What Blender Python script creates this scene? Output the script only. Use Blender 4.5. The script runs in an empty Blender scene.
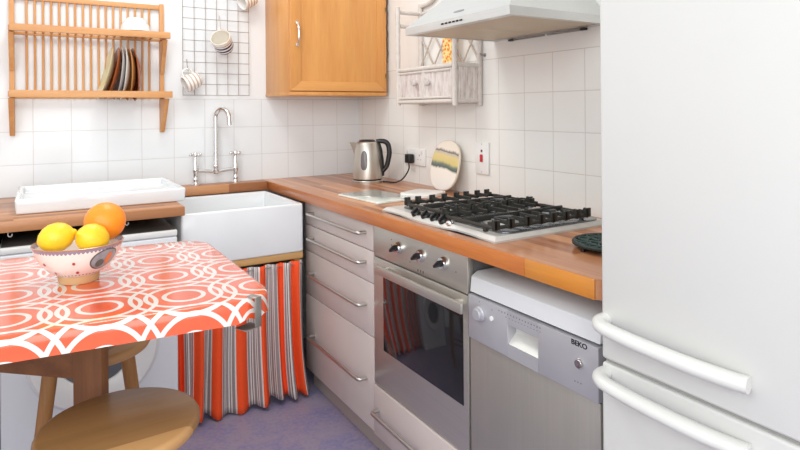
import bpy, bmesh, math, random
from mathutils import Vector, Matrix
random.seed(7)
PI = math.pi
COL = bpy.context.scene.collection
# ------------------------------------------------------------------ survey of the room (metres; back wall y=0, right wall x=0)
FPX = 586.; TH = math.radians(31.6); S, C = math.sin(TH), math.cos(TH)
EYE = 1.282; CX, CY = -1.62, -3.10; RHO = math.radians(-0.45); PU, PV = 400., 109.7
def ray(u, v):
    x = u-PU; y = v-PV; c, s = math.cos(RHO), math.sin(RHO)
    r, dn = (c*x+s*y)/FPX, (-s*x+c*y)/FPX
    return C*r+S, -S*r+C, -dn
def onz(u, v, z):
    a, b, c = ray(u, v); t = (z-EYE)/c; return Vector((CX+a*t, CY+b*t, z))
def ony(u, v, Y):
    a, b, c = ray(u, v); t = (Y-CY)/b; return Vector((CX+a*t, Y, EYE+c*t))
def onx(u, v, X):
    a, b, c = ray(u, v); t = (X-CX)/a; return Vector((X, CY+b*t, EYE+c*t))

# ------------------------------------------------------------------ materials
MATS = {}
class NT:
    def __init__(s, name):
        s.m = bpy.data.materials.new(name); s.m.use_nodes = True
        s.t = s.m.node_tree; s.n = s.t.nodes; s.b = s.n['Principled BSDF']
    def node(s, typ, **kw):
        n = s.n.new(typ)
        for k, v in kw.items(): setattr(n, k, v)
        return n
    def link(s, a, b): s.t.links.new(a, b)
    def val(s, sock, v):
        if hasattr(v, 'links') or hasattr(v, 'is_output'): s.link(v, sock)
        else: sock.default_value = v
    def math(s, op, a, b=None, c=None):
        n = s.node('ShaderNodeMath', operation=op)
        s.val(n.inputs[0], a)
        if b is not None: s.val(n.inputs[1], b)
        if c is not None: s.val(n.inputs[2], c)
        return n.outputs[0]
    def mix(s, f, a, b, blend='MIX'):
        n = s.node('ShaderNodeMix', data_type='RGBA', blend_type=blend)
        s.val(n.inputs[0], f); s.val(n.inputs[6], col4(a) if isinstance(a, tuple) else a); s.val(n.inputs[7], col4(b) if isinstance(b, tuple) else b)
        return n.outputs[2]
    def coords(s, kind='Object'):
        return s.node('ShaderNodeTexCoord').outputs[kind]
    def mapping(s, vec, scale=(1, 1, 1), loc=(0, 0, 0), rot=(0, 0, 0)):
        n = s.node('ShaderNodeMapping'); s.link(vec, n.inputs[0])
        n.inputs['Scale'].default_value = scale; n.inputs['Location'].default_value = loc; n.inputs['Rotation'].default_value = rot
        return n.outputs[0]
    def noise(s, vec, scale, detail=3, rough=.5):
        n = s.node('ShaderNodeTexNoise'); s.link(vec, n.inputs['Vector'])
        n.inputs['Scale'].default_value = scale; n.inputs['Detail'].default_value = detail; n.inputs['Roughness'].default_value = rough
        return n.outputs[0]
    def ramp(s, f, stops, interp='LINEAR'):
        n = s.node('ShaderNodeValToRGB'); s.link(f, n.inputs[0]); r = n.color_ramp; r.interpolation = interp
        while len(r.elements) < len(stops): r.elements.new(.5)
        for e, (p, c) in zip(r.elements, stops): e.position = p; e.color = col4(c)
        return n.outputs[0]
    def sep(s, vec):
        n = s.node('ShaderNodeSeparateXYZ'); s.link(vec, n.inputs[0]); return n.outputs
    def comb(s, x=0., y=0., z=0.):
        n = s.node('ShaderNodeCombineXYZ')
        for i, v in enumerate((x, y, z)): s.val(n.inputs[i], v)
        return n.outputs[0]
    def bump(s, h, strength=.2, dist=.002):
        n = s.node('ShaderNodeBump'); s.link(h, n.inputs['Height']); n.inputs['Strength'].default_value = strength; n.inputs['Distance'].default_value = dist
        s.link(n.outputs[0], s.b.inputs['Normal'])
    def base(s, c): s.val(s.b.inputs['Base Color'], col4(c) if isinstance(c, tuple) else c)
    def set(s, rough=None, metal=None, coat=None, spec=None, trans=None):
        if rough is not None: s.val(s.b.inputs['Roughness'], rough)
        if metal is not None: s.b.inputs['Metallic'].default_value = metal
        if coat is not None: s.b.inputs['Coat Weight'].default_value = coat; s.b.inputs['Coat Roughness'].default_value = .12
        if spec is not None: s.b.inputs['Specular IOR Level'].default_value = spec
        if trans is not None: s.b.inputs['Transmission Weight'].default_value = trans
        return s
def col4(c): return (c[0], c[1], c[2], 1.) if len(c) == 3 else c
def srgb(r, g, b):
    f = lambda v: (v/255/12.92) if v/255 <= .04045 else ((v/255+.055)/1.055)**2.4
    return (f(r), f(g), f(b))
def plain(name, c, rough=.5, metal=0., vary=.06, scale=18., coat=None, spec=None, bump=0.):
    if name in MATS: return MATS[name]
    m = NT(name); co = m.coords()
    n = m.noise(co, scale, 2)
    dark = tuple(max(0, v*(1-vary*2)) for v in c)
    m.base(m.mix(n, dark, tuple(min(1, v*(1+vary*.6)) for v in c)))
    m.set(rough, metal, coat, spec)
    if bump: m.bump(n, bump, .002)
    MATS[name] = m.m; return m.m
def wood(name, light, dark, axis='X', grain=1., rough=.45, plank=None, coat=.0, stave=False):
    """grain runs along axis; plank=(width,length) lays staves"""
    m = NT(name); co = m.coords()
    sc = {'X': (1.2, 14, 14), 'Y': (14, 1.2, 14), 'Z': (14, 14, 1.2)}[axis]
    v = m.mapping(co, tuple(q*grain for q in sc))
    n = m.noise(v, 2.2, 5, .6)
    fine = m.noise(m.mapping(co, tuple(q*grain*5 for q in sc)), 3., 3, .6)
    f = m.math('ADD', m.math('MULTIPLY', n, .75), m.math('MULTIPLY', fine, .25))
    c = m.ramp(f, [(.28, dark), (.5, tuple((a+b)/2 for a, b in zip(light, dark))), (.72, light)])
    if plank:
        w, l = plank
        x, y, z = m.sep(co)[:3]
        if axis == 'Y': vec = m.comb(y, x)
        elif axis == 'X': vec = m.comb(m.math('ADD', x, 17.3 if l > 10 else 0.), y)
        else: vec = m.comb(z, x)
        br = m.node('ShaderNodeTexBrick'); m.link(vec, br.inputs['Vector'])
        br.offset = .37; br.offset_frequency = 3
        br.inputs['Color1'].default_value = (.0, .0, .0, 1); br.inputs['Color2'].default_value = (1, 1, 1, 1); br.inputs['Mortar'].default_value = (.3, .3, .3, 1)
        br.inputs['Scale'].default_value = 1; br.inputs['Mortar Size'].default_value = .0004; br.inputs['Bias'].default_value = 0
        br.inputs['Brick Width'].default_value = l; br.inputs['Row Height'].default_value = w
        pal = m.ramp(br.outputs[0], [(0, tuple(v*.62 for v in dark)), (.3, dark), (.6, tuple((a+b)/2 for a, b in zip(light, dark))), (1, tuple(min(1, v*1.12) for v in light))])
        c = m.mix(.62, c, pal)
    m.base(c); m.set(rough, 0, coat)
    m.bump(fine, .08, .001)
    MATS[name] = m.m; return m.m
def steel(name, c, rough=.32, axis='Y', metal=1.):
    m = NT(name); co = m.coords()
    sc = {'X': (1, 90, 90), 'Y': (90, 1, 90), 'Z': (90, 90, 1)}[axis]
    n = m.noise(m.mapping(co, sc), 3., 3)
    big = m.noise(co, 6., 3)
    f = m.math('ADD', m.math('MULTIPLY', n, .6), m.math('MULTIPLY', big, .4))
    m.base(m.mix(f, tuple(v*.82 for v in c), tuple(min(1, v*1.1) for v in c)))
    m.set(m.math('ADD', m.math('MULTIPLY', n, .12), rough-.06), metal)
    MATS[name] = m.m; return m.m

WHITE = plain('white_paint', (.86, .855, .84), .6, vary=.015)
CERAMIC = plain('white_ceramic', (.80, .82, .83), .12, vary=.01, coat=.5)
PLASTIC = plain('white_plastic', (.82, .82, .80), .3, vary=.015)
FRIDGEW = plain('white_enamel', (.61, .61, .585), .32, vary=.012, scale=5)
CHROME = plain('chrome', (.82, .82, .82), .1, 1., vary=.02)
NICKEL = plain('satin_nickel', (.56, .53, .49), .35, 1., vary=.04)
WIRE = plain('grey_wire', (.36, .33, .31), .4, .7, vary=.1)
BLACK = plain('black_plastic', (.012, .012, .012), .35, vary=.2)
IRON = plain('black_cast_iron', (.028, .027, .022), .5, vary=.3, scale=60, bump=.1)
ENAMEL = plain('black_enamel', (.03, .035, .04), .18, vary=.2)
DARK = plain('dark_void', (.02, .018, .016), .8, vary=.2)
OAK = wood('oak_cabinet', srgb(222, 162, 92), srgb(200, 134, 68), 'Z', .55, .4, coat=.15)
OAKX = wood('oak_cabinet_rail', srgb(222, 162, 92), srgb(202, 136, 70), 'X', .55, .4, coat=.15)
BEECH = wood('beech_rack', srgb(216, 166, 112), srgb(196, 136, 82), 'X', .8, .5)
BEECHZ = wood('beech_rack_upright', srgb(222, 168, 110), srgb(198, 136, 80), 'Z', .8, .5)
TOPY = wood('worktop_staves_along_run', srgb(216, 158, 112), srgb(158, 92, 56), 'Y', .8, .33, (.027, .7), .25)
EDGEY = wood('worktop_oiled_edge', srgb(206, 128, 64), srgb(164, 88, 42), 'Y', .6, .35, None, .3)
TOPX = wood('worktop_staves_across', srgb(200, 144, 98), srgb(146, 88, 52), 'X', .8, .4, (.042, .5), .15)
PINE = wood('pine_batten', srgb(222, 180, 120), srgb(190, 140, 84), 'X', .7, .55)
STOOLW = wood('stool_hardwood', srgb(196, 150, 98), srgb(156, 112, 68), 'X', .6, .42, (.105, 40.0), .15)
LEGW = wood('stool_leg_wood', srgb(186, 136, 80), srgb(142, 96, 52), 'Z', .6, .45)
TABLEW = wood('table_wood', srgb(150, 98, 56), srgb(108, 66, 36), 'Z', .6, .5)
TABLEWX = wood('table_apron_wood', srgb(142, 92, 52), srgb(102, 62, 34), 'X', .6, .5)
STEEL = steel('brushed_steel', (.63, .60, .54), .40, 'Y', .85)
STEELZ = steel('brushed_steel_door', (.50, .48, .44), .48, 'Z', .75)
SILVER = plain('silver_plastic', (.47, .465, .49), .42, .35, vary=.03)
HOODM = steel('hood_steel', (.70, .70, .68), .34, 'Y', .8)
HOODF = steel('hood_filter_mesh', (.66, .56, .42), .5, 'X', .4)
DRAWER = plain('taupe_laminate', srgb(205, 192, 186), .42, vary=.02, scale=8)
CARC = plain('taupe_carcass', srgb(170, 158, 152), .5, vary=.02)
WICKER = None

def tile_mat(name, u_axis, off_u, top, c1, c2, grout):
    m = NT(name); co = m.coords(); x, y, z = m.sep(co)[:3]
    u = x if u_axis == 'X' else y
    vec = m.comb(m.math('ADD', u, 30*.15-off_u), m.math('ADD', z, 10*.1475-1.049))
    br = m.node('ShaderNodeTexBrick'); m.link(vec, br.inputs['Vector']); br.offset = 0
    br.inputs['Scale'].default_value = 1; br.inputs['Mortar Size'].default_value = .0017; br.inputs['Mortar Smooth'].default_value = .3
    br.inputs['Brick Width'].default_value = .15; br.inputs['Row Height'].default_value = .1475; br.inputs['Bias'].default_value = -.5
    br.inputs['Color1'].default_value = c1; br.inputs['Color2'].default_value = c2; br.inputs['Mortar'].default_value = grout
    fac = m.math('GREATER_THAN', z, top)
    n = m.noise(co, 3., 2)
    paint = m.mix(n, tuple(v*.99 for v in c1[:3]), tuple(v*1.01 for v in c1[:3]))
    m.base(m.mix(fac, br.outputs[0], paint))
    m.set(m.math('ADD', m.math('MULTIPLY', fac, .4), .16), 0)
    h = m.math('MULTIPLY', m.math('SUBTRACT', 1., br.outputs['Fac']), m.math('SUBTRACT', 1., fac))
    m.bump(h, .5, .0015)
    return m.m
TILE_B = tile_mat('tiled_wall_back', 'X', -.295, 1.3465, (.80, .825, .835, 1), (.785, .81, .82, 1), (.67, .665, .65, 1))
TILE_R = tile_mat('tiled_wall_right', 'Y', -1.398, 1.4935, (.84, .832, .795, 1), (.82, .812, .775, 1), (.66, .63, .585, 1))

def floor_mat():
    m = NT('violet_lino'); co = m.coords()
    n1 = m.noise(co, 9., 6, .7); n2 = m.noise(co, 70., 3, .6)
    f = m.math('ADD', m.math('MULTIPLY', n1, .6), m.math('MULTIPLY', n2, .4))
    c = m.ramp(f, [(.30, srgb(112, 112, 152)), (.46, srgb(138, 132, 166)), (.55, srgb(154, 142, 158)), (.70, srgb(140, 146, 184))])
    m.base(c); m.set(.42, 0); m.bump(n2, .05, .001); return m.m

def tablecloth_mat():
    m = NT('orange_ring_oilcloth'); uv = m.coords('UV'); x, y = m.sep(uv)[:2]
    def cell(v, o, p, h=0.):
        w = m.math('ADD', m.math('DIVIDE', m.math('SUBTRACT', v, o), p), 50.5+h)
        return m.math('MULTIPLY', m.math('SUBTRACT', m.math('FRACT', w), .5), p)
    PX, PY = .168, .186
    ring = None
    def band(d, r, w):
        return m.math('LESS_THAN', m.math('ABSOLUTE', m.math('SUBTRACT', d, r)), w)
    lx, ly = cell(x, -1.346, PX), cell(y, -1.55, PY)
    def dist(ax, ay): return m.math('SQRT', m.math('ADD', m.math('MULTIPLY', ax, ax), m.math('MULTIPLY', ay, ay)))
    d0 = dist(lx, ly)
    acc = m.math('MAXIMUM', band(d0, .041, .0052), band(d0, .0785, .0048))
    # big rings of this cell and its eight neighbours overlap
    for dx in (-1, 0, 1):
        for dy in (-1, 0, 1):
            d = dist(m.math('ADD', lx, dx*PX), m.math('ADD', ly, dy*PY))
            acc = m.math('MAXIMUM', acc, band(d, .109, .0048))
    n = m.noise(m.mapping(uv, (1, 1, 1)), 30., 3)
    orange = m.mix(n, srgb(216, 70, 22), srgb(230, 92, 40))
    m.base(m.mix(acc, orange, (.72, .69, .64)))
    m.set(.22, 0, .9); m.bump(m.noise(uv, 14., 3), .10, .004)
    return m.m

def curtain_mat():
    m = NT('striped_curtain'); uv = m.coords('UV'); x, y = m.sep(uv)[:2]
    f = m.math('FRACT', m.math('DIVIDE', x, .132))
    O = srgb(248, 84, 30); W = srgb(226, 218, 212); G = srgb(152, 142, 142); D = srgb(112, 102, 106)
    c = m.ramp(f, [(0, O), (.36, W), (.41, G), (.49, W), (.53, D), (.56, W), (.60, G), (.68, W), (.72, D), (.75, W), (.79, G), (.88, W), (.93, O)], 'CONSTANT')
    n = m.noise(m.mapping(uv, (300, 60, 1)), 1., 2)
    m.base(m.mix(.12, c, m.mix(n, (.2, .15, .13), (1, 1, 1)), 'MULTIPLY')); m.set(.85, 0); m.bump(n, .2, .001); return m.m

def wicker_mat(axis):
    m = NT('whitewashed_cane_'+axis.lower()); co = m.coords(); x, y, z = m.sep(co)[:3]
    u = {'X': x, 'Y': y, 'Z': z}[axis]
    w = m.math('SINE', m.math('MULTIPLY', u, 2*PI/.009))
    n = m.noise(m.mapping(co, (1, 1, .25)), 60., 4, .7)
    f = m.math('ADD', m.math('MULTIPLY', w, .10), n)
    m.base(m.ramp(f, [(.22, srgb(176, 154, 144)), (.45, srgb(218, 206, 200)), (.7, srgb(238, 234, 230))]))
    m.set(.75, 0); m.bump(w, .5, .003); return m.m
CANE_Y = wicker_mat('Y'); CANE_X = wicker_mat('X')
CANE = plain('whitewashed_cane_pole', srgb(220, 212, 204), .7, vary=.1, scale=50)
CANEB = plain('bare_cane_strip', srgb(204, 190, 178), .7, vary=.12, scale=60)

def stripe_mat(name, base_c, stripe_c, z0, period, width, zmax):
    m = NT(name); x, y, z = m.sep(m.coords())[:3]
    f = m.math('FRACT', m.math('DIVIDE', m.math('SUBTRACT', z, z0), period))
    on = m.math('MULTIPLY', m.math('LESS_THAN', f, width), m.math('LESS_THAN', z, zmax))
    r = m.math('SQRT', m.math('ADD', m.math('MULTIPLY', x, x), m.math('MULTIPLY', y, y)))
    on = m.math('MULTIPLY', on, m.math('GREATER_THAN', r, m.math('ADD', .0333, m.math('MULTIPLY', m.math('MINIMUM', z, .02), .36))))
    m.base(m.mix(on, base_c, stripe_c)); m.set(.15, 0, .4); return m.m

def bowl_mat():
    m = NT('painted_bowl_glaze'); x, y, z = m.sep(m.coords())[:3]
    a = m.math('ARCTAN2', y, x)
    r = m.math('SQRT', m.math('ADD', m.math('MULTIPLY', x, x), m.math('MULTIPLY', y, y)))
    sc = m.math('MULTIPLY', m.math('ABSOLUTE', m.math('SINE', m.math('MULTIPLY', a, 34.))), .0045)
    edge = m.math('GREATER_THAN', m.math('ADD', z, sc), .0876)
    notrim = m.math('LESS_THAN', z, .0785*1.16)
    dots = m.math('MULTIPLY', m.math('LESS_THAN', m.math('ABSOLUTE', m.math('SUBTRACT', z, .0265)), .0018), m.math('GREATER_THAN', m.math('SINE', m.math('MULTIPLY', a, 50.)), .1))
    n = m.noise(m.coords(), 25., 3)
    c = m.mix(n, srgb(230, 218, 208), srgb(240, 232, 224))
    c = m.mix(m.math('MAXIMUM', edge, dots), c, srgb(142, 132, 150))
    c = m.mix(m.math('GREATER_THAN', z, .0795*1.16), c, srgb(166, 122, 96))
    m.base(c); m.set(.18, 0, .4); return m.m

def fruit_mat(name, c1, c2, scale, tip=None):
    m = NT(name); co = m.coords()
    v = m.node('ShaderNodeTexVoronoi'); m.link(co, v.inputs['Vector']); v.inputs['Scale'].default_value = scale
    n = m.noise(co, 20., 3)
    c = m.mix(n, c1, c2); m.base(c); m.set(.38, 0)
    m.b.inputs['Subsurface Weight'].default_value = .12; m.b.inputs['Subsurface Radius'].default_value = (.02, .01, .004)
    m.bump(v.outputs['Distance'], .25, .002); return m.m

def art_mat():
    m = NT('painted_landscape_board'); co = m.coords(); x, y, z = m.sep(co)[:3]
    n = m.noise(m.mapping(co, (1, 1, .5)), 26., 4, .6)
    zz = m.math('ADD', m.math('ADD', z, m.math('MULTIPLY', m.math('SUBTRACT', n, .5), .028)), m.math('MULTIPLY', y, -.10))
    f = m.math('DIVIDE', zz, .24)
    cream = srgb(238, 228, 214); pale = srgb(232, 226, 222)
    c = m.ramp(f, [(0, pale), (.40, cream), (.44, srgb(66, 76, 72)), (.50, srgb(112, 122, 102)), (.55, srgb(212, 192, 118)), (.66, srgb(222, 200, 132)), (.72, srgb(196, 184, 168)), (.745, srgb(96, 86, 82)), (.79, srgb(234, 222, 206)), (1, srgb(232, 220, 206))])
    m.base(c); m.set(.22, 0, .3); return m.m

# ------------------------------------------------------------------ mesh helpers
class B:
    """collects shapes in world coordinates"""
    def __init__(s): s.bm = bmesh.new()
    def _new(s, fn):
        before = set(s.bm.verts); fn(); return [v for v in s.bm.verts if v not in before]
    def box(s, x0, x1, y0, y1, z0, z1, bev=0., seg=2, rot=None):
        x0, x1 = sorted((x0, x1)); y0, y1 = sorted((y0, y1)); z0, z1 = sorted((z0, z1))
        t = bmesh.new(); bmesh.ops.create_cube(t, size=1.)
        for v in t.verts: v.co = Vector(((x0+x1)/2+v.co.x*(x1-x0), (y0+y1)/2+v.co.y*(y1-y0), (z0+z1)/2+v.co.z*(z1-z0)))
        if bev: bmesh.ops.bevel(t, geom=t.edges[:], offset=min(bev, .49*min(x1-x0, y1-y0, z1-z0)), segments=seg, profile=.5, affect='EDGES', clamp_overlap=True)
        if rot: bmesh.ops.transform(t, matrix=rot, verts=t.verts)
        return s.merge(t)
    def merge(s, t):
        me = bpy.data.meshes.new('tmp'); t.to_mesh(me); t.free(); s.bm.from_mesh(me); bpy.data.meshes.remove(me); return s
    def tube(s, pts, r, seg=10, caps=True, closed=False, flat=1.):
        pts = [Vector(p) for p in pts]; n = len(pts)
        rs = r if isinstance(r, (list, tuple)) else [r]*n
        rings = []; up = None
        for i, p in enumerate(pts):
            if closed: t = (pts[(i+1) % n]-pts[i-1])
            else: t = (pts[min(i+1, n-1)]-pts[max(i-1, 0)])
            t.normalize()
            if up is None:
                up = Vector((0, 0, 1)) if abs(t.z) < .9 else Vector((1, 0, 0))
            a = t.cross(up)
            if a.length < 1e-5: a = t.cross(Vector((0, 1, 0)))
            a.normalize(); b = a.cross(t).normalized(); up = b
            rings.append([s.bm.verts.new(p+(a*math.cos(2*PI*k/seg)+b*flat*math.sin(2*PI*k/seg))*rs[i]) for k in range(seg)])
        m = n if closed else n-1
        for i in range(m):
            A, Bq = rings[i], rings[(i+1) % n]
            for k in range(seg):
                s.bm.faces.new((A[k], A[(k+1) % seg], Bq[(k+1) % seg], Bq[k]))
        if caps and not closed:
            s.bm.faces.new(rings[0][::-1]); s.bm.faces.new(rings[-1])
        return s
    def lathe(s, prof, seg=32, M=None):
        """prof: (radius,z) list about local z; M places it"""
        M = M or Matrix(); rings = []
        for r, z in prof:
            if r < 1e-6: rings.append([s.bm.verts.new(M @ Vector((0, 0, z)))])
            else: rings.append([s.bm.verts.new(M @ Vector((r*math.cos(2*PI*k/seg), r*math.sin(2*PI*k/seg), z))) for k in range(seg)])
        for A, Q in zip(rings, rings[1:]):
            for k in range(seg):
                k2 = (k+1) % seg
                if len(A) == 1 and len(Q) == 1: continue
                if len(A) == 1: s.bm.faces.new((A[0], Q[k2], Q[k]))
                elif len(Q) == 1: s.bm.faces.new((A[k], A[k2], Q[0]))
                else: s.bm.faces.new((A[k], A[k2], Q[k2], Q[k]))
        if len(rings[0]) > 1: s.bm.faces.new(rings[0][::-1])
        if len(rings[-1]) > 1: s.bm.faces.new(rings[-1])
        return s
    def prism(s, pts, z0, z1, bev=0., M=None, seg=2):
        """outline in xy, extruded z0..z1, then placed by M"""
        t = bmesh.new(); vs = [t.verts.new((p[0], p[1], z0)) for p in pts]
        f = t.faces.new(vs); r = bmesh.ops.extrude_face_region(t, geom=[f])
        for v in r['geom']:
            if isinstance(v, bmesh.types.BMVert): v.co.z = z1
        bmesh.ops.recalc_face_normals(t, faces=t.faces)
        if bev:
            es = [e for e in t.edges if abs(e.verts[0].co.z-e.verts[1].co.z) < 1e-7]
            bmesh.ops.bevel(t, geom=es, offset=bev, segments=seg, profile=.5, affect='EDGES', clamp_overlap=True)
        if M: bmesh.ops.transform(t, matrix=M, verts=t.verts)
        return s.merge(t)
    def sphere(s, c, r, sc=(1, 1, 1), seg=20):
        t = bmesh.new(); bmesh.ops.create_uvsphere(t, u_segments=seg, v_segments=seg//2+2, radius=r)
        for v in t.verts: v.co = Vector(c)+Vector((v.co.x*sc[0], v.co.y*sc[1], v.co.z*sc[2]))
        return s.merge(t)

WL = {}
def tag(o, label=None, cat=None, group=None, kind=None):
    if label: o['label'] = label
    if cat: o['category'] = cat
    if group: o['group'] = group
    if kind: o['kind'] = kind
    return o
def thing(name, label, cat, loc, group=None):
    o = bpy.data.objects.new(name, None); COL.objects.link(o); o.empty_display_size = .05
    o.location = loc; WL[o] = Vector(loc); return tag(o, label, cat, group)
def obj(name, b, mat, parent=None, at=None, smooth=True, angle=38, label=None, recalc=True):
    bm = b.bm if isinstance(b, B) else b
    if recalc: bmesh.ops.recalc_face_normals(bm, faces=bm.faces)
    base = WL[parent] if parent else Vector(at or (0, 0, 0))
    for v in bm.verts: v.co -= base
    if smooth:
        for f in bm.faces: f.smooth = True
        for e in bm.edges:
            e.smooth = not (len(e.link_faces) == 2 and e.calc_face_angle(0) > math.radians(angle))
    me = bpy.data.meshes.new(name); bm.to_mesh(me); bm.free(); me.materials.append(mat)
    o = bpy.data.objects.new(name, me); COL.objects.link(o)
    if parent: o.parent = parent
    else: o.location = base
    WL[o] = base
    if label: o['label'] = label
    return o
def struct(name, b, mat):
    o = obj(name, b, mat); o['kind'] = 'structure'; return o
def dup(root, loc, rot=None, label=None):
    r = root.copy(); COL.objects.link(r); r.location = loc
    if rot is not None: r.rotation_euler = rot
    if label: r['label'] = label
    for ch in list(root.children):
        c = ch.copy(); COL.objects.link(c); c.parent = r
        for g in list(ch.children):
            d = g.copy(); COL.objects.link(d); d.parent = c
    return r
def place(vz, vx, loc):
    z = Vector(vz).normalized(); x = Vector(vx); x = (x-z*x.dot(z)).normalized(); y = z.cross(x)
    return Matrix(((x.x, y.x, z.x, loc[0]), (x.y, y.y, z.y, loc[1]), (x.z, y.z, z.z, loc[2]), (0, 0, 0, 1)))
def arc(c, r, a0, a1, n, ux, uy):
    c = Vector(c); ux = Vector(ux); uy = Vector(uy)
    return [c+ux*r*math.cos(a0+(a1-a0)*i/n)+uy*r*math.sin(a0+(a1-a0)*i/n) for i in range(n+1)]
def spline(pts, n=8):
    pts = [Vector(p) for p in pts]; out = []
    P = [pts[0]*2-pts[1]]+pts+[pts[-1]*2-pts[-2]]
    for i in range(1, len(P)-2):
        p0, p1, p2, p3 = P[i-1:i+3]
        for k in range(n):
            t = k/n
            out.append(.5*((2*p1)+(p2-p0)*t+(2*p0-5*p1+4*p2-p3)*t*t+(-p0+3*p1-3*p2+p3)*t**3))
    out.append(pts[-1]); return out
def rrect(x0, x1, y0, y1, r, n=5):
    o = []
    for cx, cy, a in ((x1-r, y1-r, 0), (x0+r, y1-r, 90), (x0+r, y0+r, 180), (x1-r, y0+r, 270)):
        for k in range(n+1):
            t = math.radians(a+90*k/n); o.append((cx+r*math.cos(t), cy+r*math.sin(t)))
    return o
XF = Matrix(((0, 0, -1, 0), (1, 0, 0, 0), (0, 1, 0, 0), (0, 0, 0, 1)))   # local (x,y,z) -> world (-z, x, y): outline in (Y,Z), depth toward -X
def facing_left(X): return Matrix.Translation((X, 0, 0)) @ XF

# ------------------------------------------------------------------ setting
LX, FY, CZ = -2.9, -4.6, 2.55
struct('wall_back', B().box(LX, .12, 0, .12, 0, CZ), TILE_B)
struct('wall_right', B().box(0, .12, FY, 0, 0, CZ), TILE_R)
struct('wall_left', B().box(LX-.12, LX, FY, .12, 0, CZ), WHITE)
struct('floor', B().box(LX-.12, .12, FY, .12, -.06, 0), floor_mat())

# ------------------------------------------------------------------ worktops
TZ, TB = .91, .865; WX = -.597
w = thing('worktop', 'long oiled hardwood worktop under the gas hob, running from the corner to the fridge', 'worktop', (-.3, -1.1, TB))
b = B().prism([(0, -.002), (-.002, -2.27), (WX+.035, -2.27), (WX+.004, -2.236), (WX+.004, -.002)], TB, TZ, 0)
obj('top_slab', b, TOPY, w)
b = B().box(WX, WX+.0045, -.002, -2.02, TB-.0003, TZ-.0005, .0015)
obj('front_edge', b, EDGEY, w)
EDGE2 = wood('worktop_new_edge', srgb(214, 146, 60), srgb(190, 114, 40), 'Y', .6, .35, None, .3)
b = B().box(WX, WX+.0045, -2.0205, -2.236, TB-.0003, TZ-.0005, .0015)
obj('front_edge', b, EDGE2, w, label='brighter orange replacement length of the worktop edge')
b = B().box(-1.136, WX-.001, -.001, -.098, TB, TZ, .002)
obj('rear_strip', b, TOPX, w, label='narrow strip of worktop behind the sink')
b = B().box(-2.25, -1.1375, -.001, -.705, .874, TZ, .003)
tag(obj('worktop', b, TOPX, at=(-1.7, -.35, .874)), 'wooden worktop over the washing machine, under the white drainer tray', 'worktop')
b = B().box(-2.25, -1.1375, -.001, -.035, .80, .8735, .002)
tag(obj('shade_batten', b, plain('batten_shade_tone', (.05, .035, .025), .7, vary=.2), at=(-1.7, -.02, .80)), 'added batten on the wall under the left worktop, coloured dark for the shade there', 'batten')  # added batten; its dark colour imitates the shade at the back of the gap
tag(obj('gap_shade_panel', B().box(-1.776, -1.749, -.04, -.685, 0, .8735, .001), plain('gap_shade_tone', (.03, .027, .025), .5, vary=.1), at=(-1.76, -.36, 0)), 'added narrow dark upright standing in for the shaded gap left of the washing machine', 'panel')  # added slab; near-black colour stands in for the unlit gap beside the machine
# small white hooks under it
def cuphook(px, v):
    p = ony(px, v, -.66); b = B()
    pts = [(p.x, p.y, .8745), (p.x, p.y, .862)]+[tuple(q) for q in arc((p.x+.006, p.y, .858), .006, PI, 2*PI+.6, 8, (1, 0, 0), (0, 0, 1))]
    b.tube(pts, .002, 6)
    return obj('cup_hook', b, PLASTIC, at=(p.x, p.y, .874))
tag(cuphook(8, 235), 'small white hook under the left end of the worktop', 'hook', 'white hooks under the worktop')
tag(cuphook(125, 228), 'small white hook under the worktop edge beside the orange', 'hook', 'white hooks under the worktop')

# ------------------------------------------------------------------ base units on the right
DX = -.572
def Yx(u, X, v=250): return onx(u, v, X).y
yL, yM, yO, yD = Yx(305.4, DX, 250), Yx(373.7, DX, 300), Yx(468.8, DX, 330), Yx(600, DX, 350)
G = .002
du = thing('drawer_unit', 'taupe base unit with four drawers beside the orange striped curtain', 'drawer unit', (-.3, (yL+yM)/2, 0))
obj('carcass', B().box(-.55, -.02, yL, yM+G, .085, .862), CARC, du)
obj('plinth', B().box(-.535, -.515, yL, yM+G, 0, .084), CARC, du)
def bar_handle(y0, y1, z, parent, X=DX, r=.0068, off=.036):
    b = B()
    xs = X-off
    pts = [(X, y0, z)]+[tuple(q) for q in arc((xs+.012, y0-.012, z), .012, PI/2, PI, 5, (1, 0, 0), (0, 1, 0))]
    pts += [tuple(q) for q in arc((xs+.012, y1+.012, z), .012, PI, PI*1.5, 5, (1, 0, 0), (0, 1, 0))]+[(X, y1, z)]
    b.tube(pts, r, 10)
    return obj('handle', b, NICKEL, parent, label='satin metal bar handle')
zs = [.860, .757, .637, .437, .088]
hz = [.820, .709, .549, .269]
for i in range(4):
    d = obj('drawer', B().box(DX, -.5505, yL-G, yM+G+.001, zs[i+1]+.0025, zs[i]-.0015, .0018), DRAWER, du)
    bar_handle(Yx(306.5, DX-.036, 250), Yx(357.5, DX-.036, 260), hz[i], d)

oh = thing('oven_housing', 'taupe drawer front below the built-in oven', 'drawer', (-.3, (yM+yO)/2, 0))
obj('carcass', B().box(-.55, -.02, yM, yO+G, .085, .272), CARC, oh)
obj('plinth', B().box(-.535, -.515, yM, yO+G, 0, .084), CARC, oh)
d = obj('drawer', B().box(DX-.004, -.5505, yM-G, yO+G, .088, .270, .0018), DRAWER, oh)
bar_handle(Yx(371, DX-.036, 415), yO+.075, .188, d)

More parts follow.
